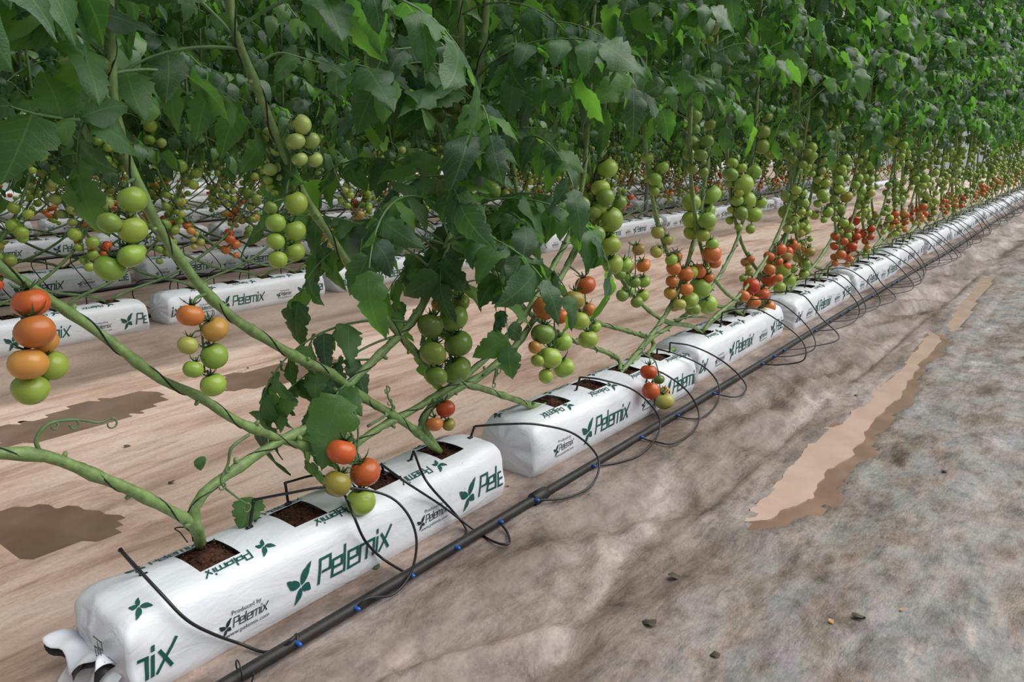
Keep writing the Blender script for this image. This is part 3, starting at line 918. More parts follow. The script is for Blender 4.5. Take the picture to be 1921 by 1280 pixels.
def drip(label, base, top, path, conn, group, blue=True):
    """stake from base to top, tube along path (world points), connector on the pipe"""
    base, top, conn = map(np.array, (base, top, conn))
    t = thing('drip_tube', label, 'drip tube', tuple(base), group)
    mb = MB(); d = (top - base)
    foot = base - d / np.linalg.norm(d) * 0.05
    mb.add(*tube(np.array([foot, base, base + d * 0.9, top]) - base, [0.0018, 0.0036, 0.0036, 0.0048], 6))
    mb.add(*tube(np.array([base + [0.0, -0.008, 0.004], base + [0, 0.008, 0.004]]) - base, 0.0045, 5))
    link('stake', mb.mesh('stake', M['black']), t)
    P = catmull([top] + list(path) + [conn], 7)
    mb = MB(); mb.add(*tube(P - base, 0.0033, 6))
    link('tube', mb.mesh('tube', M['black']), t)
    mb = MB()
    c = conn - base
    mb.add(*tube(np.array([c + [-.006, 0, 0], c + [-.002, 0, 0.001], c + [.006, 0, .002], c + [.012, 0, .002]]), [0.0062, 0.0062, 0.0048, 0.0040], 8))
    link('connector', mb.mesh('connector', M['blue' if blue else 'black']), t)
    return t
def traced(px, x0, x1, bulge):
    out = []; n = len(px)
    for k, (a, b) in enumerate(px):
        if bulge <= 0.06:                       # lies over the bag, then down its face, then on the ground
            p = on_z(a, b, 0.186)
            if p[0] > -1.295: p = on_x(a, b, -1.262)
        else:
            f = (k + 1) / (n + 1)
            p = on_x(a, b, x0 + (x1 - x0) * f + bulge * math.sin(math.pi * f))
        g = float(ground_z(p[0], p[1])) + 0.005
        if p[2] < g: p = on_z(a, b, g)
        if abs(p[0] - pipe_x(p[1])) < 0.02 and p[2] < 0.032: p[2] = 0.032
        out.append(p)
    return out
DR = [
 ((270, 1083), (225, 1031), [(300, 1112), (350, 1163), (400, 1190), (450, 1208), (500, 1224), (545, 1226), (558, 1212)], (537, 1196), 0.06, 'black drip tube with its slanted stake in the nearest grow bag'),
 ((468, 993), (476, 938), [(540, 926), (620, 914), (715, 926), (760, 958), (781, 1010), (772, 1075), (738, 1115), (690, 1133)], (646, 1131), 0.10, 'black drip tube looping behind the low green tomato to the pipe'),
 ((541, 948), (535, 906), [(600, 892), (640, 920), (662, 965), (685, 1015), (720, 1050)], (757, 1074), 0.04, 'black drip tube staked in the empty coir hole of the nearest bag'),
 ((722, 893), (716, 872), [(760, 904), (830, 950), (890, 995), (930, 1018), (955, 1020), (952, 1000)], (922, 974), 0.05, 'black drip tube crossing the side print of the nearest bag'),
 ((769, 868), (776, 847), [(800, 903), (850, 960), (874, 992), (868, 1012)], (838, 1021), 0.05, 'black drip tube from the stake before the fourth plant hole'),
 ((882, 824), (890, 800), [(950, 796), (1010, 797), (1078, 815), (1122, 860), (1112, 908), (1062, 934)], (997, 936), 0.11, 'black drip tube arching over the gap after the nearest bag'),
 ((1080, 736), (1088, 708), [(1130, 713), (1190, 733), (1232, 775), (1236, 812), (1205, 850), (1160, 868)], (1099, 871), 0.12, 'black drip tube arching beside the second bag print'),
 ((1214, 705), (1216, 690), [(1250, 704), (1290, 735), (1311, 775), (1302, 808), (1262, 832), (1225, 828)], (1191, 818), 0.12, 'black drip tube arching behind the low red tomato truss'),
 ((1232, 668), (1233, 655), [(1270, 665), (1320, 688), (1348, 722), (1345, 758), (1318, 783), (1290, 785)], (1266, 779), 0.12, 'black drip tube arching at the far end of the second bag'),
 ((1256, 664), (1257, 643), [(1300, 650), (1350, 674), (1388, 706), (1400, 730), (1380, 745)], (1346, 740), 0.10, 'black drip tube arching before the third bag'),
]
used_y = []
for (bp, tp, px, cp, bul, lb) in DR:
    B = on_z(*bp, 0.165); B[2] = 0.165
    Tt = on_x(*tp, B[0])
    Cn = on_z(*cp, 0.018); Cn[0] = pipe_x(Cn[1]) + 0.012; Cn = np.array([Cn[0], Cn[1], 0.018])
    drip(lb, B, Tt, traced(px, B[0], Cn[0], bul), Cn, 'drip tubes of the front row')
rg = random.Random(5)
for i in range(2, NB1):
    for k, h in enumerate(HOLES):
        y0 = BAG0 + i * PITCHY + h - 0.10 + rg.uniform(-.03, .03)
        if i == 2 and k == 0: continue
        B = np.array([-1.375 + rg.uniform(-.02, .02), y0, 0.165]); Tt = B + np.array([rg.uniform(-.004, .004), rg.uniform(-.008, .008), 0.072])
        yc = y0 + rg.uniform(-0.20, 0.05)
        Cn = np.array([pipe_x(yc) + 0.012, yc, 0.018])
        s = rg.uniform(0.85, 1.2); e = rg.uniform(-.03, .04)
        path = [Tt + np.array([.06, .05, .018]) * s, Tt + np.array([.17, .12 + e, .01]) * s, np.array([-1.08 + rg.uniform(-.02, .04), y0 + .17 * s + e, 0.135]), np.array([-1.03 + rg.uniform(-.02, .05), y0 + .13 * s + e, 0.05]), np.array([-1.09, (y0 + .1 + yc) / 2, 0.020])]
        drip('black drip tube %s in line at the %s bag of the front row' % (['first', 'second', 'third', 'last'][k], ORD[i]), B, Tt, path, Cn, 'drip tubes of the front row', i < 5)

# ------------------------------------------------------------------ hero plants of the front row
XS = -1.385
RGH = random.Random(77)
def px_stem(pts, x=XS, xs=None):
    return [on_x(a, b, x if xs is None else xs[k]) for k, (a, b) in enumerate(pts)]
FWD = np.array([-_sy * _cp, _cy * _cp, -_sp])
def hero_toms(lst, x0):
    """tomatoes from image centre + radius; nearest first, later ones slide back along the view ray until they clear the others"""
    out = []
    for (px, py, rp, c) in lst:
        r = ray(px, py); d0 = x0 / r[0]
        for it in range(60):
            d = d0 * (1 + 0.006 * it)
            P = CAMP + r * d
            rad = rp / FPX * float(np.dot(P - CAMP, FWD))
            if all(np.linalg.norm(P - q[0]) > 0.90 * (rad + q[1]) for q in out): break
        out.append((P, rad, c))
    return out
def plant(name_label, base, stems, leaf_z, split, r0=0.0105, twine=True, group='tomato plants of the front row', sides=9, mat='stem', step=0.075, top=2.7):
    base = np.array(base, float)
    t = thing('tomato_plant', name_label, 'tomato plant', tuple(base), group)
    res = []
    for k, S in enumerate(stems):
        S = [base + np.array([0, 0, -0.005])] + list(S) if np.linalg.norm(np.array(S[0]) - base) > 0.01 else list(S)
        nlow = len(S)
        S = extend_up(S, RGH, top)
        C = catmull(S, 7)
        me, P = stem_mesh(C, r0, r0 * 0.62, sides, RGH, True, mat, base)
        link('stem', me, t)
        if twine: link('support_twine', twine_mesh(C[4:], r0 * 0.86, base), t)
        leaves_along(t, base, P, RGH, leaf_z[k], split[k], step)
        res.append(P)
    return t, base, res
def hero_truss(pl, attach_px, axis_px, lst, x0=-1.335, xa=XS, rg=RGH):
    t, base, _ = pl
    toms = hero_toms(lst, x0)
    xm = float(np.mean([q[0][0] for q in toms])) - 0.012
    truss(t, base, on_x(*attach_px, xa), [on_x(a, b, xm) for a, b in axis_px], toms, rg, TOM_HI)
def vine_tip(pl, pts, x, r=0.0028, name='side_shoot'):
    """bare curling truss stalk without fruit"""
    t, base, _ = pl
    P = catmull([on_x(a, b, x) for a, b in pts], 6)
    mb = MB(); mb.add(*tube(P - base, np.linspace(r * 1.5, r * 0.6, len(P)), 6))
    for q, rr in ((P[-1], 0.009), (P[int(len(P) * .6)], 0.008), (P[int(len(P) * .45)], 0.006)):
        a = np.linspace(0, 5.2, 14)
        c = q - base + np.array([0, 0, -rr])
        mb.add(*tube([c + np.array([0.004 * w / 5, rr * math.sin(w), rr * math.cos(w)]) for w in a], np.linspace(r * .8, r * .5, 14), 5))
    link(name, mb.mesh(name, M['rachis']), t)

base1 = on_z(376, 1022, 0.165)
PL1 = plant('tomato plant forking just above the first hole of the nearest grow bag', base1,
   [px_stem([(372, 992), (350, 975), (300, 948), (235, 915), (180, 893), (90, 857), (0, 850), (-90, 845), (-200, 800), (-300, 700), (-350, 560)]),
    px_stem([(366, 990), (362, 962), (385, 922), (450, 875), (520, 830), (585, 797), (645, 732), (705, 672), (768, 610), (805, 548), (838, 460), (868, 330), (890, 200), (908, 80), (915, -40)])],
   [1.3, 0.74], [0, 1.7], r0=0.0112)
base3 = np.array([-1.39, BAG0 + 0.70, 0.165])
PL3 = plant('tomato plant in the third hole, its bare stem slanting up to the left edge', base3,
   [px_stem([(668, 868), (600, 845), (520, 822), (440, 788), (370, 742), (300, 712), (222, 652), (150, 600), (60, 540), (-20, 485), (-80, 400), (-120, 250), (-130, 100)]),
    px_stem([(662, 852), (676, 828), (720, 798), (770, 772), (825, 738), (880, 700), (940, 645), (990, 582), (1035, 505), (1070, 435), (1092, 350), (1102, 250), (1110, 100)])],
   [1.42, 1.12], [1.7, 1.7], r0=0.0098)
base4 = np.array([-1.39, BAG0 + 0.94, 0.165])
PL4 = plant('tomato plant in the fourth hole of the nearest grow bag, swollen stem base', base4,
   [px_stem([(785, 812), (732, 776), (680, 745), (620, 700), (560, 672), (480, 625), (430, 590), (370, 530), (300, 430), (258, 345), (232, 280), (214, 200), (205, 60), (200, -60)]),
    px_stem([(794, 800), (800, 775), (822, 752), (862, 728), (910, 700), (968, 648), (1015, 578), (1068, 492), (1105, 405), (1122, 320), (1132, 240), (1140, 60)])],
   [1.12, 1.15], [1.7, 1.7], r0=0.0108)
base5 = np.array([-1.39, BAG0 + PITCHY + 0.02 + 0.23, 0.165])
PL5 = plant('tomato plant in the first hole of the second bag, stems spreading both ways', base5,
   [px_stem([(1010, 764), (960, 748), (900, 728), (840, 712), (790, 672), (735, 612), (685, 545), (632, 462), (590, 400), (555, 335), (522, 262), (498, 205), (468, 130), (440, 55), (425, -40)]),
    px_stem([(1062, 770), (1110, 750), (1152, 714), (1200, 656), (1240, 604), (1266, 558), (1291, 490), (1310, 420), (1324, 330), (1332, 255), (1342, 100), (1350, -30)])],
   [1.18, 1.20], [1.7, 1.7], r0=0.0098)
base6 = np.array([-1.39, BAG0 + PITCHY + 0.02 + 0.70, 0.165])
PL6 = plant('tomato plant in the third hole of the second bag, behind the low red truss', base6,
   [px_stem([(1162, 676), (1130, 658), (1068, 636), (1010, 600), (950, 545), (905, 470), (880, 400), (872, 300), (868, 180), (866, 60)], -1.43),
    px_stem([(1190, 680), (1215, 640), (1260, 610), (1320, 560), (1375, 470), (1402, 380), (1412, 300), (1420, 200), (1426, 60)], -1.40)],
   [0.80, 1.18], [1.5, 1.5], r0=0.009, sides=7, step=0.06)
base7 = np.array([-1.40, BAG0 + PITCHY + 0.02 + 0.94, 0.165])
PL7 = plant('tomato plant in the fourth hole of the second bag', base7,
   [px_stem([(1225, 640), (1165, 618), (1120, 605), (1075, 570), (1030, 520), (990, 440), (968, 350), (955, 240), (950, 60)], -1.44),
    px_stem([(1290, 645), (1340, 600), (1400, 560), (1450, 480), (1490, 400), (1515, 310), (1525, 200), (1530, 60)], -1.41)],
   [0.98, 1.18], [1.4, 0], r0=0.009, sides=7, step=0.065)

hero_truss(PL3, (60, 541), [(45, 550), (42, 600), (60, 720)], [(66, 622, 36, 'o'), (52, 683, 35, 'y'), (57, 731, 33, 'g'), (58, 568, 33, 'r'), (98, 686, 28, 'g'), (85, 640, 24, 'y')])
hero_truss(PL4, (388, 552), [(368, 560), (364, 585), (378, 620), (384, 700)], [(403, 618, 26, 'y'), (402, 668, 25, 'g'), (400, 722, 24, 'g'), (357, 592, 25, 'o'), (352, 648, 19, 'l'), (362, 693, 19, 'g')], x0=-1.33)
hero_truss(PL4, (254, 335), [(232, 350), (222, 400), (226, 480)], [(248, 375, 27, 'g'), (249, 432, 27, 'g'), (246, 480, 25, 'g'), (205, 503, 28, 'g'), (205, 418, 22, 'd'), (262, 470, 12, 'g')], x0=-1.33)
hero_truss(PL5, (524, 262), [(540, 235), (548, 270), (545, 320)], [(565, 234, 19, 'p'), (554, 265, 18, 'p'), (585, 264, 16, 'p'), (562, 299, 15, 'p'), (591, 300, 15, 'p')], x0=-1.345)
hero_truss(PL5, (520, 258), [(515, 245), (512, 280), (520, 330)], [(505, 253, 14, 'p'), (522, 281, 15, 'p'), (505, 292, 14, 'p'), (507, 318, 14, 'p'), (530, 312, 14, 'p'), (530, 337, 13, 'p'), (503, 338, 9, 'g'), (508, 352, 10, 'g'), (516, 362, 7, 'g')], x0=-1.41)
hero_truss(PL5, (552, 332), [(540, 345), (537, 400), (535, 470)], [(555, 381, 22, 'g'), (553, 433, 21, 'g'), (553, 473, 19, 'g'), (521, 487, 18, 'g'), (517, 418, 19, 'g'), (517, 453, 17, 'g'), (508, 390, 13, 'd')], x0=-1.34)
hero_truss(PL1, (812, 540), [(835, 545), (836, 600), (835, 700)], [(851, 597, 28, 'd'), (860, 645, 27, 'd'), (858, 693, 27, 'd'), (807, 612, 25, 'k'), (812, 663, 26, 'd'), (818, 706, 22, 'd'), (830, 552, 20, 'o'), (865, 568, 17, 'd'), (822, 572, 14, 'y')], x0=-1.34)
hero_truss(PL1, (638, 742), [(662, 765), (672, 815), (664, 880)], [(685, 886, 29, 'r'), (677, 941, 28, 'g'), (641, 848, 28, 'r'), (632, 908, 27, 'v')], x0=-1.30)
hero_truss(PL4, (805, 770), [(826, 752), (828, 775), (826, 800)], [(836, 767, 19, 'R'), (815, 796, 16, 'o'), (842, 797, 13, 'v')], x0=-1.35)
hero_truss(PL3, (1003, 560), [(1030, 560), (1040, 600), (1035, 690)], [(1022, 578, 23, 'o'), (1018, 627, 23, 'd'), (1030, 672, 24, 'g'), (1058, 690, 21, 'g'), (1024, 706, 14, 'g'), (1052, 594, 15, 'r'), (1056, 642, 18, 'g'), (1003, 652, 13, 'y'), (1008, 677, 13, 'g'), (1038, 640, 14, 'd')], x0=-1.335)
hero_truss(PL4, (1065, 497), [(1090, 520), (1098, 560), (1100, 630)], [(1077, 563, 21, 'v'), (1087, 602, 19, 'g'), (1103, 637, 19, 'g'), (1098, 535, 20, 'r'), (1116, 614, 12, 'g'), (1105, 581, 13, 'o')], x0=-1.345)
hero_truss(PL4, (1112, 375), [(1130, 390), (1132, 420), (1135, 490)], [(1145, 412, 24, 'g'), (1144, 460, 21, 'g'), (1150, 497, 20, 'g'), (1135, 370, 18, 'd'), (1172, 497, 15, 'g'), (1118, 440, 18, 'd'), (1100, 467, 17, 'd'), (1162, 380, 14, 'd')], x0=-1.335)
hero_truss(PL3, (1088, 370), [(1075, 375), (1078, 400), (1085, 440)], [(1085, 386, 22, 'd'), (1112, 398, 17, 'd'), (1090, 425, 16, 'd')], x0=-1.37)
hero_truss(PL7, (1180, 455), [(1190, 465), (1192, 500), (1192, 550)], [(1178, 523, 13, 'g'), (1208, 528, 13, 'g'), (1178, 546, 13, 'g'), (1205, 555, 13, 'g'), (1178, 499, 13, 't'), (1207, 498, 14, 'o'), (1198, 468, 13, 't')], x0=-1.42, xa=-1.44)
hero_truss(PL5, (1272, 545), [(1292, 490), (1305, 510), (1308, 570)], [(1313, 540, 21, 'g'), (1327, 571, 19, 'g'), (1293, 564, 18, 'g'), (1296, 512, 14, 'g'), (1321, 510, 12, 'l'), (1308, 505, 9, 'y'), (1300, 580, 15, 'd')], x0=-1.35)
hero_truss(PL5, (1222, 628), [(1205, 660), (1230, 680), (1240, 740)], [(1217, 698, 17, 'R'), (1221, 733, 17, 'r'), (1247, 753, 18, 'l'), (1247, 733, 9, 'y'), (1236, 712, 11, 'k')], x0=-1.225)
hero_truss(PL5, (1318, 355), [(1315, 350), (1312, 380), (1312, 430)], [(1333, 365, 20, 'g'), (1297, 380, 18, 'g'), (1296, 412, 17, 'g'), (1327, 395, 15, 'g'), (1327, 423, 15, 'g'), (1297, 437, 15, 'g')], x0=-1.375)
hero_truss(PL5, (1330, 240), [(1315, 210), (1312, 240), (1308, 285)], [(1302, 218, 15, 'd'), (1300, 243, 14, 'd'), (1298, 268, 14, 'd'), (1292, 290, 12, 'd'), (1332, 234, 12, 'd'), (1318, 262, 12, 'd'), (1312, 286, 11, 'd')], x0=-1.37)
hero_truss(PL5, (1346, 70), [(1345, 40), (1338, 55)], [(1338, 54, 12, 'p'), (1314, 62, 9, 'p'), (1330, 75, 9, 'g')], x0=-1.36)
hero_truss(PL6, (1404, 370), [(1412, 330), (1410, 360), (1412, 410)], [(1395, 346, 19, 'g'), (1401, 376, 17, 'g'), (1414, 403, 16, 'g'), (1415, 323, 14, 'g'), (1427, 380, 12, 'g'), (1390, 400, 13, 'd'), (1408, 430, 9, 'g'), (1372, 328, 13, 'd')], x0=-1.375)
hero_truss(PL6, (1416, 225), [(1430, 210), (1436, 240), (1438, 280)], [(1440, 220, 10, 'd'), (1432, 248, 13, 'd'), (1430, 275, 14, 'd'), (1448, 287, 13, 'd')], x0=-1.37)
hero_truss(PL7, (1420, 530), [(1424, 510), (1425, 540), (1425, 585)], [(1443, 524, 15, 'r'), (1410, 537, 16, 'R'), (1430, 552, 15, 'r'), (1413, 567, 14, 'o'), (1440, 577, 15, 'o'), (1428, 590, 14, 'l'), (1395, 556, 12, 'o')], x0=-1.36)
hero_truss(PL7, (1492, 395), [(1488, 370), (1492, 400), (1496, 430)], [(1495, 380, 16, 'g'), (1500, 410, 13, 'g'), (1509, 430, 13, 'g'), (1485, 427, 14, 'd'), (1474, 398, 14, 'd')], x0=-1.38)
hero_truss(PL7, (1462, 455), [(1465, 470), (1468, 500), (1470, 530)], [(1473, 480, 14, 't'), (1468, 507, 15, 'g'), (1481, 526, 12, 'g'), (1450, 490, 13, 'v'), (1462, 540, 12, 'g'), (1485, 460, 12, 'r')], x0=-1.37)
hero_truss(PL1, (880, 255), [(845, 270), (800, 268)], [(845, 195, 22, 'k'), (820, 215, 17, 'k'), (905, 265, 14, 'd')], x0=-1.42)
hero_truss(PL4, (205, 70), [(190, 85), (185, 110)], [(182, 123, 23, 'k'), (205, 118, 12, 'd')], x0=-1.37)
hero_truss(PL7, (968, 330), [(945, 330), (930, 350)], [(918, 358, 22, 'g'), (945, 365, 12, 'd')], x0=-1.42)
hero_truss(PL7, (990, 440), [(975, 445), (968, 455)], [(966, 460, 14, 'g'), (958, 478, 9, 'l')], x0=-1.43)
hero_truss(PL5, (690, 550), [(700, 250), (690, 200), (680, 265)][1:], [(680, 204, 18, 'k'), (678, 238, 14, 'd'), (674, 266, 15, 'd'), (642, 285, 14, 'k')], x0=-1.50, xa=-1.5) if False else None
vine_tip(PL1, [(75, 850), (68, 825), (85, 800), (110, 790), (150, 788), (185, 793), (208, 785)], XS)
vine_tip(PL3, [(468, 815), (435, 840), (428, 870), (415, 905), (440, 930), (462, 945)], XS + 0.01)
vine_tip(PL3, [(690, 800), (735, 770), (728, 745), (725, 725)], XS + 0.01)
vine_tip(PL3, [(665, 830), (650, 790), (655, 765)], XS + 0.02)
vine_tip(PL4, [(905, 705), (930, 690), (925, 720), (935, 690)], XS + 0.02)
vine_tip(PL5, [(1265, 600), (1300, 595), (1345, 600), (1365, 625), (1375, 645)], XS + 0.02)
# the big leaf hanging above the low red truss, and leaves hung low on the middle plant
def hang_leaf(pl, px, x, az, tilt, sc, var, roll=0.0):
    t, base, _ = pl
    add_leaf(t, tuple(on_x(*px, x) - base), az, tilt, sc, var, True, roll)
def big_leaf(pl, px0, px1, x, wide, var, face=(1, -0.6, 0.35)):
    """one large leaflet hung from px0 to px1"""
    t, base, _ = pl
    a = on_x(*px0, x); b = on_x(*px1, x + 0.02); d = b - a; L = float(np.linalg.norm(d)); d /= L
    z = np.array(face, float); z -= d * np.dot(z, d); z /= np.linalg.norm(z); xx = np.cross(d, z)
    m = np.eye(4); m[:3, 0] = xx * L * wide; m[:3, 1] = d * L; m[:3, 2] = z * L; m[:3, 3] = a - base
    link('leaf', LEAFLET_ME[var], t, mat=Matrix(m.tolist()))
big_leaf(PL1, (640, 742), (580, 880), -1.34, 1.05, 2, (0.7, -0.5, 0.75))
def traced_leaf(pl, rachis_px, xa, xb, lets, face):
    """compound leaf whose stalk and leaflets follow the photographed ones"""
    t, base, _ = pl; n = len(rachis_px)
    P = catmull([on_x(a, b, xa + (xb - xa) * k / (n - 1)) for k, (a, b) in enumerate(rachis_px)], 5)
    o0 = P[0]
    mb = MB(); mb.add(*tube(P - o0, np.linspace(0.0036, 0.0016, len(P)), 5))
    o = link('leaf', mb.mesh('leaf', M['rachis']), t, tuple(o0 - base))
    for (p0, p1, dx, wide, var) in lets:
        x0 = P[int(np.argmin([np.linalg.norm(q - on_x(*p0, q[0])) for q in P]))][0]
        a = on_x(*p0, x0); b = on_x(*p1, x0 + dx); d = b - a; L = float(np.linalg.norm(d)); d /= L
        z = np.array(face, float); z -= d * np.dot(z, d); z /= np.linalg.norm(z); xx = np.cross(d, z)
        m = np.eye(4); m[:3, 0] = xx * L * wide; m[:3, 1] = d * L; m[:3, 2] = z * L; m[:3, 3] = a - o0
        link('leaflet', LEAFLET_ME[var], o, mat=Matrix(m.tolist()))
traced_leaf(PL4, [(238, 300), (215, 255), (165, 228), (115, 222), (60, 212), (20, 200)], XS, -1.27,
   [((165, 228), (292, 268), 0.03, 1.25, 0), ((115, 222), (92, 120), -0.01, 1.45, 2), ((115, 224), (140, 262), 0.03, 1.3, 5), ((60, 214), (15, 345), 0.03, 1.3, 4),
    ((60, 212), (45, 165), -0.02, 1.2, 6), ((150, 222), (268, 165), 0.0, 0.85, 3), ((25, 200), (-60, 185), 0.02, 1.2, 1)], (0.75, -0.35, 0.75))
traced_leaf(PL4, [(206, 60), (170, 20), (110, 30), (60, 20)], XS, -1.28, [((170, 22), (310, 45), 0.03, 0.8, 2), ((110, 30), (60, 75), 0.02, 1.1, 5), ((130, 28), (215, 75), 0.02, 0.9, 0), ((60, 20), (-20, 10), 0.0, 1.1, 3)], (0.6, -0.3, 0.8))
traced_leaf(PL1, [(892, 190), (860, 165), (835, 150), (790, 95), (740, 92)], XS, -1.33, [((870, 172), (805, 150), 0.02, 1.0, 1), ((845, 158), (740, 175), 0.02, 0.6, 2), ((885, 185), (875, 240), 0.03, 0.7, 4), ((760, 92), (705, 135), 0.02, 0.8, 6), ((800, 100), (830, 75), 0.0, 0.7, 3)], (0.5, -0.3, 0.85))
traced_leaf(PL1, [(895, 170), (925, 160), (980, 150), (1030, 140)], XS, -1.33, [((975, 150), (1040, 148), 0.02, 0.8, 5), ((1000, 150), (985, 235), 0.03, 0.7, 0), ((1030, 140), (1055, 175), 0.02, 0.7, 2), ((985, 150), (1005, 105), 0.0, 0.8, 6)], (0.5, -0.3, 0.85))
traced_leaf(PL5, [(470, 130), (520, 100), (570, 110), (600, 118)], XS, -1.31, [((590, 115), (660, 128), 0.02, 1.0, 4), ((560, 108), (500, 118), 0.02, 0.9, 1), ((540, 105), (560, 70), 0.0, 0.9, 3), ((575, 110), (590, 165), 0.02, 0.8, 6)], (0.5, -0.3, 0.85))
big_leaf(PL3, (470, 932), (462, 1000), -1.43, 1.5, 4)
big_leaf(PL3, (372, 858), (385, 885), -1.38, 1.2, 5)
_t, _b, _ = PL1
mb = MB(); mb.add(*tube(catmull([on_x(a, b, -1.40) - _b for a, b in ((352, 1018), (338, 1000), (328, 992), (345, 990), (358, 1000), (362, 1016))], 6), 0.0014, 5))
link('wire_hook', mb.mesh('wire_hook', M['black']), _t)
big_leaf(PL1, (640, 742), (680, 800), -1.37, 0.8, 3)
for px, az, tl, sc, v in [((770, 605), 235, -20, 1.15, 3), ((745, 630), 250, -35, 1.0, 5), ((700, 675), 220, -30, 0.95, 0), ((690, 690), 275, -45, 0.85, 7), 
        ((820, 505), 60, -25, 1.1, 4), ((815, 510), 215, -5, 1.1, 6), ((838, 460), 230, 0, 1.2, 1), ((840, 455), 340, -10, 1.2, 0), ((850, 410), 280, 0, 1.2, 3),
        ((855, 390), 40, -10, 1.2, 5), ((860, 370), 210, 5, 1.25, 7), ((868, 330), 320, 0, 1.2, 2), ((872, 310), 260, 5, 1.2, 6), ((830, 480), 190, -10, 1.1, 4), ((845, 430), 95, -20, 1.1, 8)]:
    hang_leaf(PL1, px, XS, R(az), R(tl), sc, v)
for px, az, tl, sc, v in [((915, 480), 230, -20, 1.0, 7), ((900, 450), 280, -15, 1.05, 0), ((935, 525), 260, -20, 0.95, 3), ((925, 505), 315, -15, 0.9, 5), ((890, 425), 340, -10, 1.0, 2), ((885, 400), 300, 0, 1.1, 6), ((895, 440), 200, -25, 1.0, 1)]:
    hang_leaf(PL6, px, -1.43, R(az), R(tl), sc, v)
for px, az, tl, sc, v in [((985, 420), 265, -10, 1.1, 8), ((975, 390), 300, -5, 1.0, 0), ((970, 350), 250, 0, 1.1, 2), ((968, 340), 220, -10, 1.1, 5), ((962, 300), 320, 0, 1.1, 3)]:
    hang_leaf(PL7, px, -1.44, R(az), R(tl), sc, v)
for px, az, tl, sc, v in [((230, 270), 250, 38, 1.15, 8), ((222, 240), 235, 25, 1.3, 4), ((218, 215), 290, 30, 1.3, 0), ((215, 190), 225, 5, 1.3, 6), ((212, 130), 215, 5, 1.35, 3), ((212, 120), 270, 8, 1.3, 7), ((208, 80), 310, 5, 1.3, 5)]:
    hang_leaf(PL4, px, XS, R(az), R(tl), sc, v)
for px, az, tl, sc, v in [((450, 80), 260, 10, 1.2, 2), ((440, 60), 30, 5, 1.2, 5)]:
    hang_leaf(PL5, px, XS, R(az), R(tl), sc, v)

# ------------------------------------------------------------------ rest of the front row and the rows behind
def auto_plant(row, bag, hole, y, rg, near, label, group, hi):
    bx, bz = ROWS[row]
    base = np.array([bx - 0.108 + rg.uniform(-.015, .015), y, bz + 0.165])
    t = thing('tomato_plant', label, 'tomato plant', tuple(base), group)
    for sgn in (-1, 1):
        D = rg.uniform(0.7, 1.1); xo = rg.uniform(-0.05, 0.06)
        zk = rg.uniform(0.9, 1.1)
        S = [base + np.array([xo * f, sgn * D * f, z * zk]) for f, z in ((0, -0.005), (.10, .045), (.38, .115), (.64, .25), (.80, .39), (.92, .58), (1.0, .81), (1.02, 1.08))]
        S = extend_up(S, rg, 3.0)
        C = catmull(S, 4)
        if row == 0:
            me, P = stem_mesh(C, 0.0088, 0.006, 6, rg, True, 'stem', base, 0.045)
        else:
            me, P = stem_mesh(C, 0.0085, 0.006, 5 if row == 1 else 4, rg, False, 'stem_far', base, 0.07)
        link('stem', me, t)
        zt = P[:, 2] - base[2]
        heights = [rg.uniform(0.26, 0.40), rg.uniform(0.50, 0.62), rg.uniform(0.74, 0.90)]
        if rg.random() < (0.35 if row == 0 else 0.15): heights.append(rg.uniform(0.98, 1.08))
        for h in heights:
            j = int(np.argmin(np.abs(zt - h)))
            r = rg.uniform(0.024, 0.035)
            auto_truss(t, base, P[j], rg, rg.choice((4, 5, 6, 7, 8)) if hi else rg.choice((4, 5, 6)), r, TOM_MID if row == 0 else TOM_LO, hi, h - 0.12, (rg.uniform(0.1, 1.0), -sgn * rg.uniform(0.2, 0.8)))
        z0 = base[2] + (rg.uniform(0.88, 1.02) if row == 0 else rg.uniform(0.60, 0.76))
        i0 = int(np.argmin(np.abs(P[:, 2] - z0)))
        if row == 0 and near:
            leaves_along(t, base, P, rg, z0, 0, 0.072)
        else:
            q = P[i0] - base
            f = link('foliage', FOLIAGE[rg.randrange(6)], t, tuple(q))
            f.rotation_euler = (0, 0, rg.uniform(0, 6.28)); f['kind'] = 'stuff'
            f.scale = (1, 1, rg.uniform(1.0, 1.12))
    return t
rg = random.Random(2024)
HN = {0: 'first', 2: 'third', 3: 'fourth'}
for i in range(2, NB1):
    for k in (0, 2, 3):
        auto_plant(0, i, k, BAG0 + i * PITCHY + HOLES[k], rg, i < 8, 'tomato plant in the %s hole of the %s bag of the front row' % (HN[k], ORD[i]), 'tomato plants of the front row', i < 6)
RN = ['front', 'second', 'third', 'fourth', 'fifth']
START = {1: 2.18 - 2 * PITCHY, 2: 0.35, 3: 0.9, 4: 1.2}
COUNT = {1: 17, 2: 16, 3: 16, 4: 16}
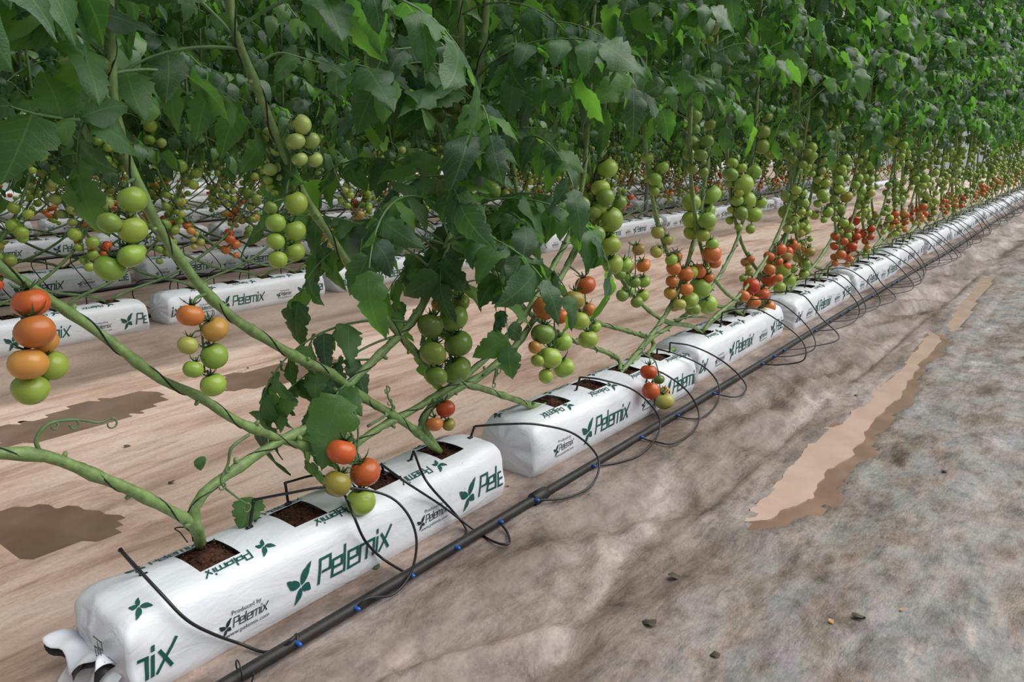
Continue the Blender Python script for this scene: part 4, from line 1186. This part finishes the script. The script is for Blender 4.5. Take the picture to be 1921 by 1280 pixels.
for row in (1, 2, 3, 4):
    bx, bz = ROWS[row]
    for i in range(COUNT[row]):
        y0 = START[row] + i * PITCHY
        grow_bag(row, i, y0, (i * 3 + row) % 5, 'white lettered grow bag %s from the left in the %s row' % (ORD[i] if i else 'first', RN[row]), rz=rg.uniform(-.012, .012), dx=rg.uniform(-.01, .01))
        for k in (0, 2, 3):
            auto_plant(row, i, k, y0 + HOLES[k], rg, False, 'tomato plant in the %s hole of the %s bag from the left, %s row' % (HN[k], ORD[i] if i else 'first', RN[row]), 'tomato plants of the %s row' % RN[row], False)
    # pipe behind the row
    px = bx - 0.29 if row == 1 else bx + 0.07
    mb = MB(); P = np.array([(px + 0.01 * math.sin(y), y, float(ground_z(px, y, False)) + 0.012) for y in np.arange(START[row] - .5, START[row] + COUNT[row] * PITCHY, 0.4)])
    mb.add(*tube(P, 0.013, 6))
    tag(link('irrigation_pipe', mb.mesh('irrigation_pipe', M['black_dirty'])), 'black irrigation pipe along the grow bags of the %s row' % RN[row], 'pipe')
    if row in (1, 2):
        for i in range(6):
            for k, h in enumerate(HOLES):
                y0 = START[row] + i * PITCHY + h - 0.1
                B = np.array([bx - 0.12, y0, bz + 0.165]); Tt = B + np.array([0, 0, 0.065])
                Cn = np.array([px, y0 - 0.05, float(ground_z(px, y0, False)) + 0.02])
                sg = 1 if px > bx else -1
                path = [Tt + np.array([sg * .04, -.08, .012]), Tt + np.array([sg * .16, -.15, -.01]), np.array([px + sg * .10, y0 - .13, Tt[2] - 0.12])]
                drip('black drip tube %s in line at the %s bag of the %s row' % (['first', 'second', 'third', 'last'][k], ORD[i] if i else 'first', RN[row]), B, Tt, path, Cn, 'drip tubes of the %s row' % RN[row], False)

# rows too far back to tell plants apart
def far_row(x, seed, idx):
    rg = random.Random(seed); mb = MB()
    for y in np.arange(2.0, 32, 0.28):
        V, F = None, None
        for q in range(34):
            z = rg.uniform(0.86, 3.2)
            m = np.array(Matrix.Translation((x + rg.uniform(-.35, .35), y + rg.uniform(-.2, .2), z)) @ Matrix.Rotation(rg.uniform(0, 6.28), 4, 'Z') @ Matrix.Rotation(rg.uniform(-1.2, 0.3), 4, 'X') @ Matrix.Scale(rg.uniform(.14, .24), 4))
            V, F, UV = LOWLETS[rg.randrange(4)]; mb.add(tr(V, m), F, UV)
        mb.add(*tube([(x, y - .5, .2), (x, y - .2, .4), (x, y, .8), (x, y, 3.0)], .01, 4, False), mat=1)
        for q in range(9):
            c = np.array([x + rg.uniform(-.1, .15), y + rg.uniform(-.2, .2), rg.uniform(.3, .95)])
            TV, TF = tomato_mesh(7, 5)
            mb.add(np.array(TV) * 0.034 + c, TF, mat=2 if c[2] > .5 or rg.random() < .4 else 3)
    y0 = 1.0
    while y0 < 32:
        mb.add(*_boxv(x - .1, x + .1, y0, y0 + 1.1, 0.02, .18), mat=4); y0 += PITCHY
    o = link('tomato_row', mb.mesh('tomato_row', [M['leaf'], M['stem_far'], M['tom_g'], M['tom_r'], M['bag']]))
    tag(o, 'dense tomato row far back under the canopy, %s behind the fifth' % ['first', 'second', 'third'][idx], 'tomato row', None, 'stuff')
def _boxv(x0, x1, y0, y1, z0, z1):
    return [(x0, y0, z0), (x1, y0, z0), (x1, y1, z0), (x0, y1, z0), (x0, y0, z1), (x1, y0, z1), (x1, y1, z1), (x0, y1, z1)], [(0, 3, 2, 1), (4, 5, 6, 7), (0, 1, 5, 4), (1, 2, 6, 5), (2, 3, 7, 6), (3, 0, 4, 7)]
M['tom_g'] = simple('green_tomato_far', PAL['g'], 0.3, 0.3, 8)
M['tom_r'] = simple('red_tomato_far', PAL['r'], 0.3, 0.3, 8)
for k, x in enumerate((-11.3, -13.2, -15.2)): far_row(x, 900 + k, k)
mb = MB(); mb.add(*_boxv(-19.1, -19.0, -4, 40, -0.1, 3.6))
tag(link('wall_left', mb.mesh('wall_left', simple('greenhouse_side_film', (0.30, 0.36, 0.33), 0.6, 0.2, 2), False)), 'dull greenhouse side wall far behind the rows', None, None, 'structure')

# support posts of the greenhouse
for k, (x, y, lb) in enumerate([(-4.37, 8.25, 'grey metal greenhouse post in the second row right of the middle plant'), (-5.80, 4.1, 'grey metal greenhouse post in the third row behind the slanting stem'), (-4.37, 13.2, 'grey metal greenhouse post far along the second row')]):
    t = thing('support_post', lb, 'post', (x, y, 0.0), 'greenhouse posts')
    mb = MB(); mb.add(*tube([(0, 0, -0.05), (0, 0, 0.1), (0, 0, 3.2)], 0.025, 12)); link('shaft', mb.mesh('shaft', M['post']), t)
    mb = MB(); mb.add(*tube([(0, 0, 0.0), (0, 0, 0.05)], 0.045, 12)); link('base_collar', mb.mesh('base_collar', M['post']), t)

# litter on the ground
DEB = [(1612, 1155, 0.05, 'rot', 'dark rotting leaf scrap on the grey path near the right'), (1212, 1170, 0.05, 'rot', 'crumpled brown leaf at the foot of the slope'),
       (588, 1198, 0.055, 'dry', 'dry tan leaf beside the pipe at the nearest bag'), (1497, 941, 0.035, 'leaf', 'small green leaf at the edge of the long puddle'),
       (1770, 885, 0.03, 'rot', 'dark leaf scrap on the grey path at far right'), (1338, 1232, 0.03, 'rot', 'small dark leaf scrap at the bottom of the path'),
       (1560, 1170, 0.02, 'dry', 'tiny brown chip on the grey path'), (1270, 1083, 0.05, 'rot', 'rotting leaf bits on the slope below the gutter'),
       (1605, 742, 0.03, 'rot', 'dark scrap left of the long puddle'), (1690, 1147, 0.015, 'dry', 'tiny tan chip right of the dark leaf scrap'),
       (710, 1068, 0.03, 'leaf', 'small green weed sprig at the foot of the nearest bag'), (240, 838, 0.03, 'rot', 'dark scrap in the pale aisle at left'),
       (320, 905, 0.035, 'rot', 'brown twig scrap in the pale aisle above the nearest bag'), (192, 995, 0.025, 'dry', 'small pale leaf on the wet patch at left'),
       (466, 692, 0.02, 'rot', 'dark scrap in the aisle below the second row'), (955, 912, 0.02, 'dry', 'tan crumb between nearest bag and pipe')]
for k, (px, py, s, mt, lb) in enumerate(DEB):
    p = on_z(px, py, 0.0)
    for _ in range(3): p = on_z(px, py, float(ground_z(p[0], p[1])))
    V, F, UV = leaflet(s, s * 0.6, 500 + k, 8, (0.5, 1.0), 3, 1.4, 0.9, 0.5)
    V = V * np.array([1, 1, 0.4]) + np.array([0, -s / 2, 0.004 + 0.10 * s])
    o = link('fallen_leaf', MB().add(V, F, UV).mesh('fallen_leaf', M[mt]), None, (p[0], p[1], float(ground_z(p[0], p[1]))))
    o.rotation_euler = (0, 0, k * 1.7)
    tag(o, lb, 'leaf', 'litter on the ground')
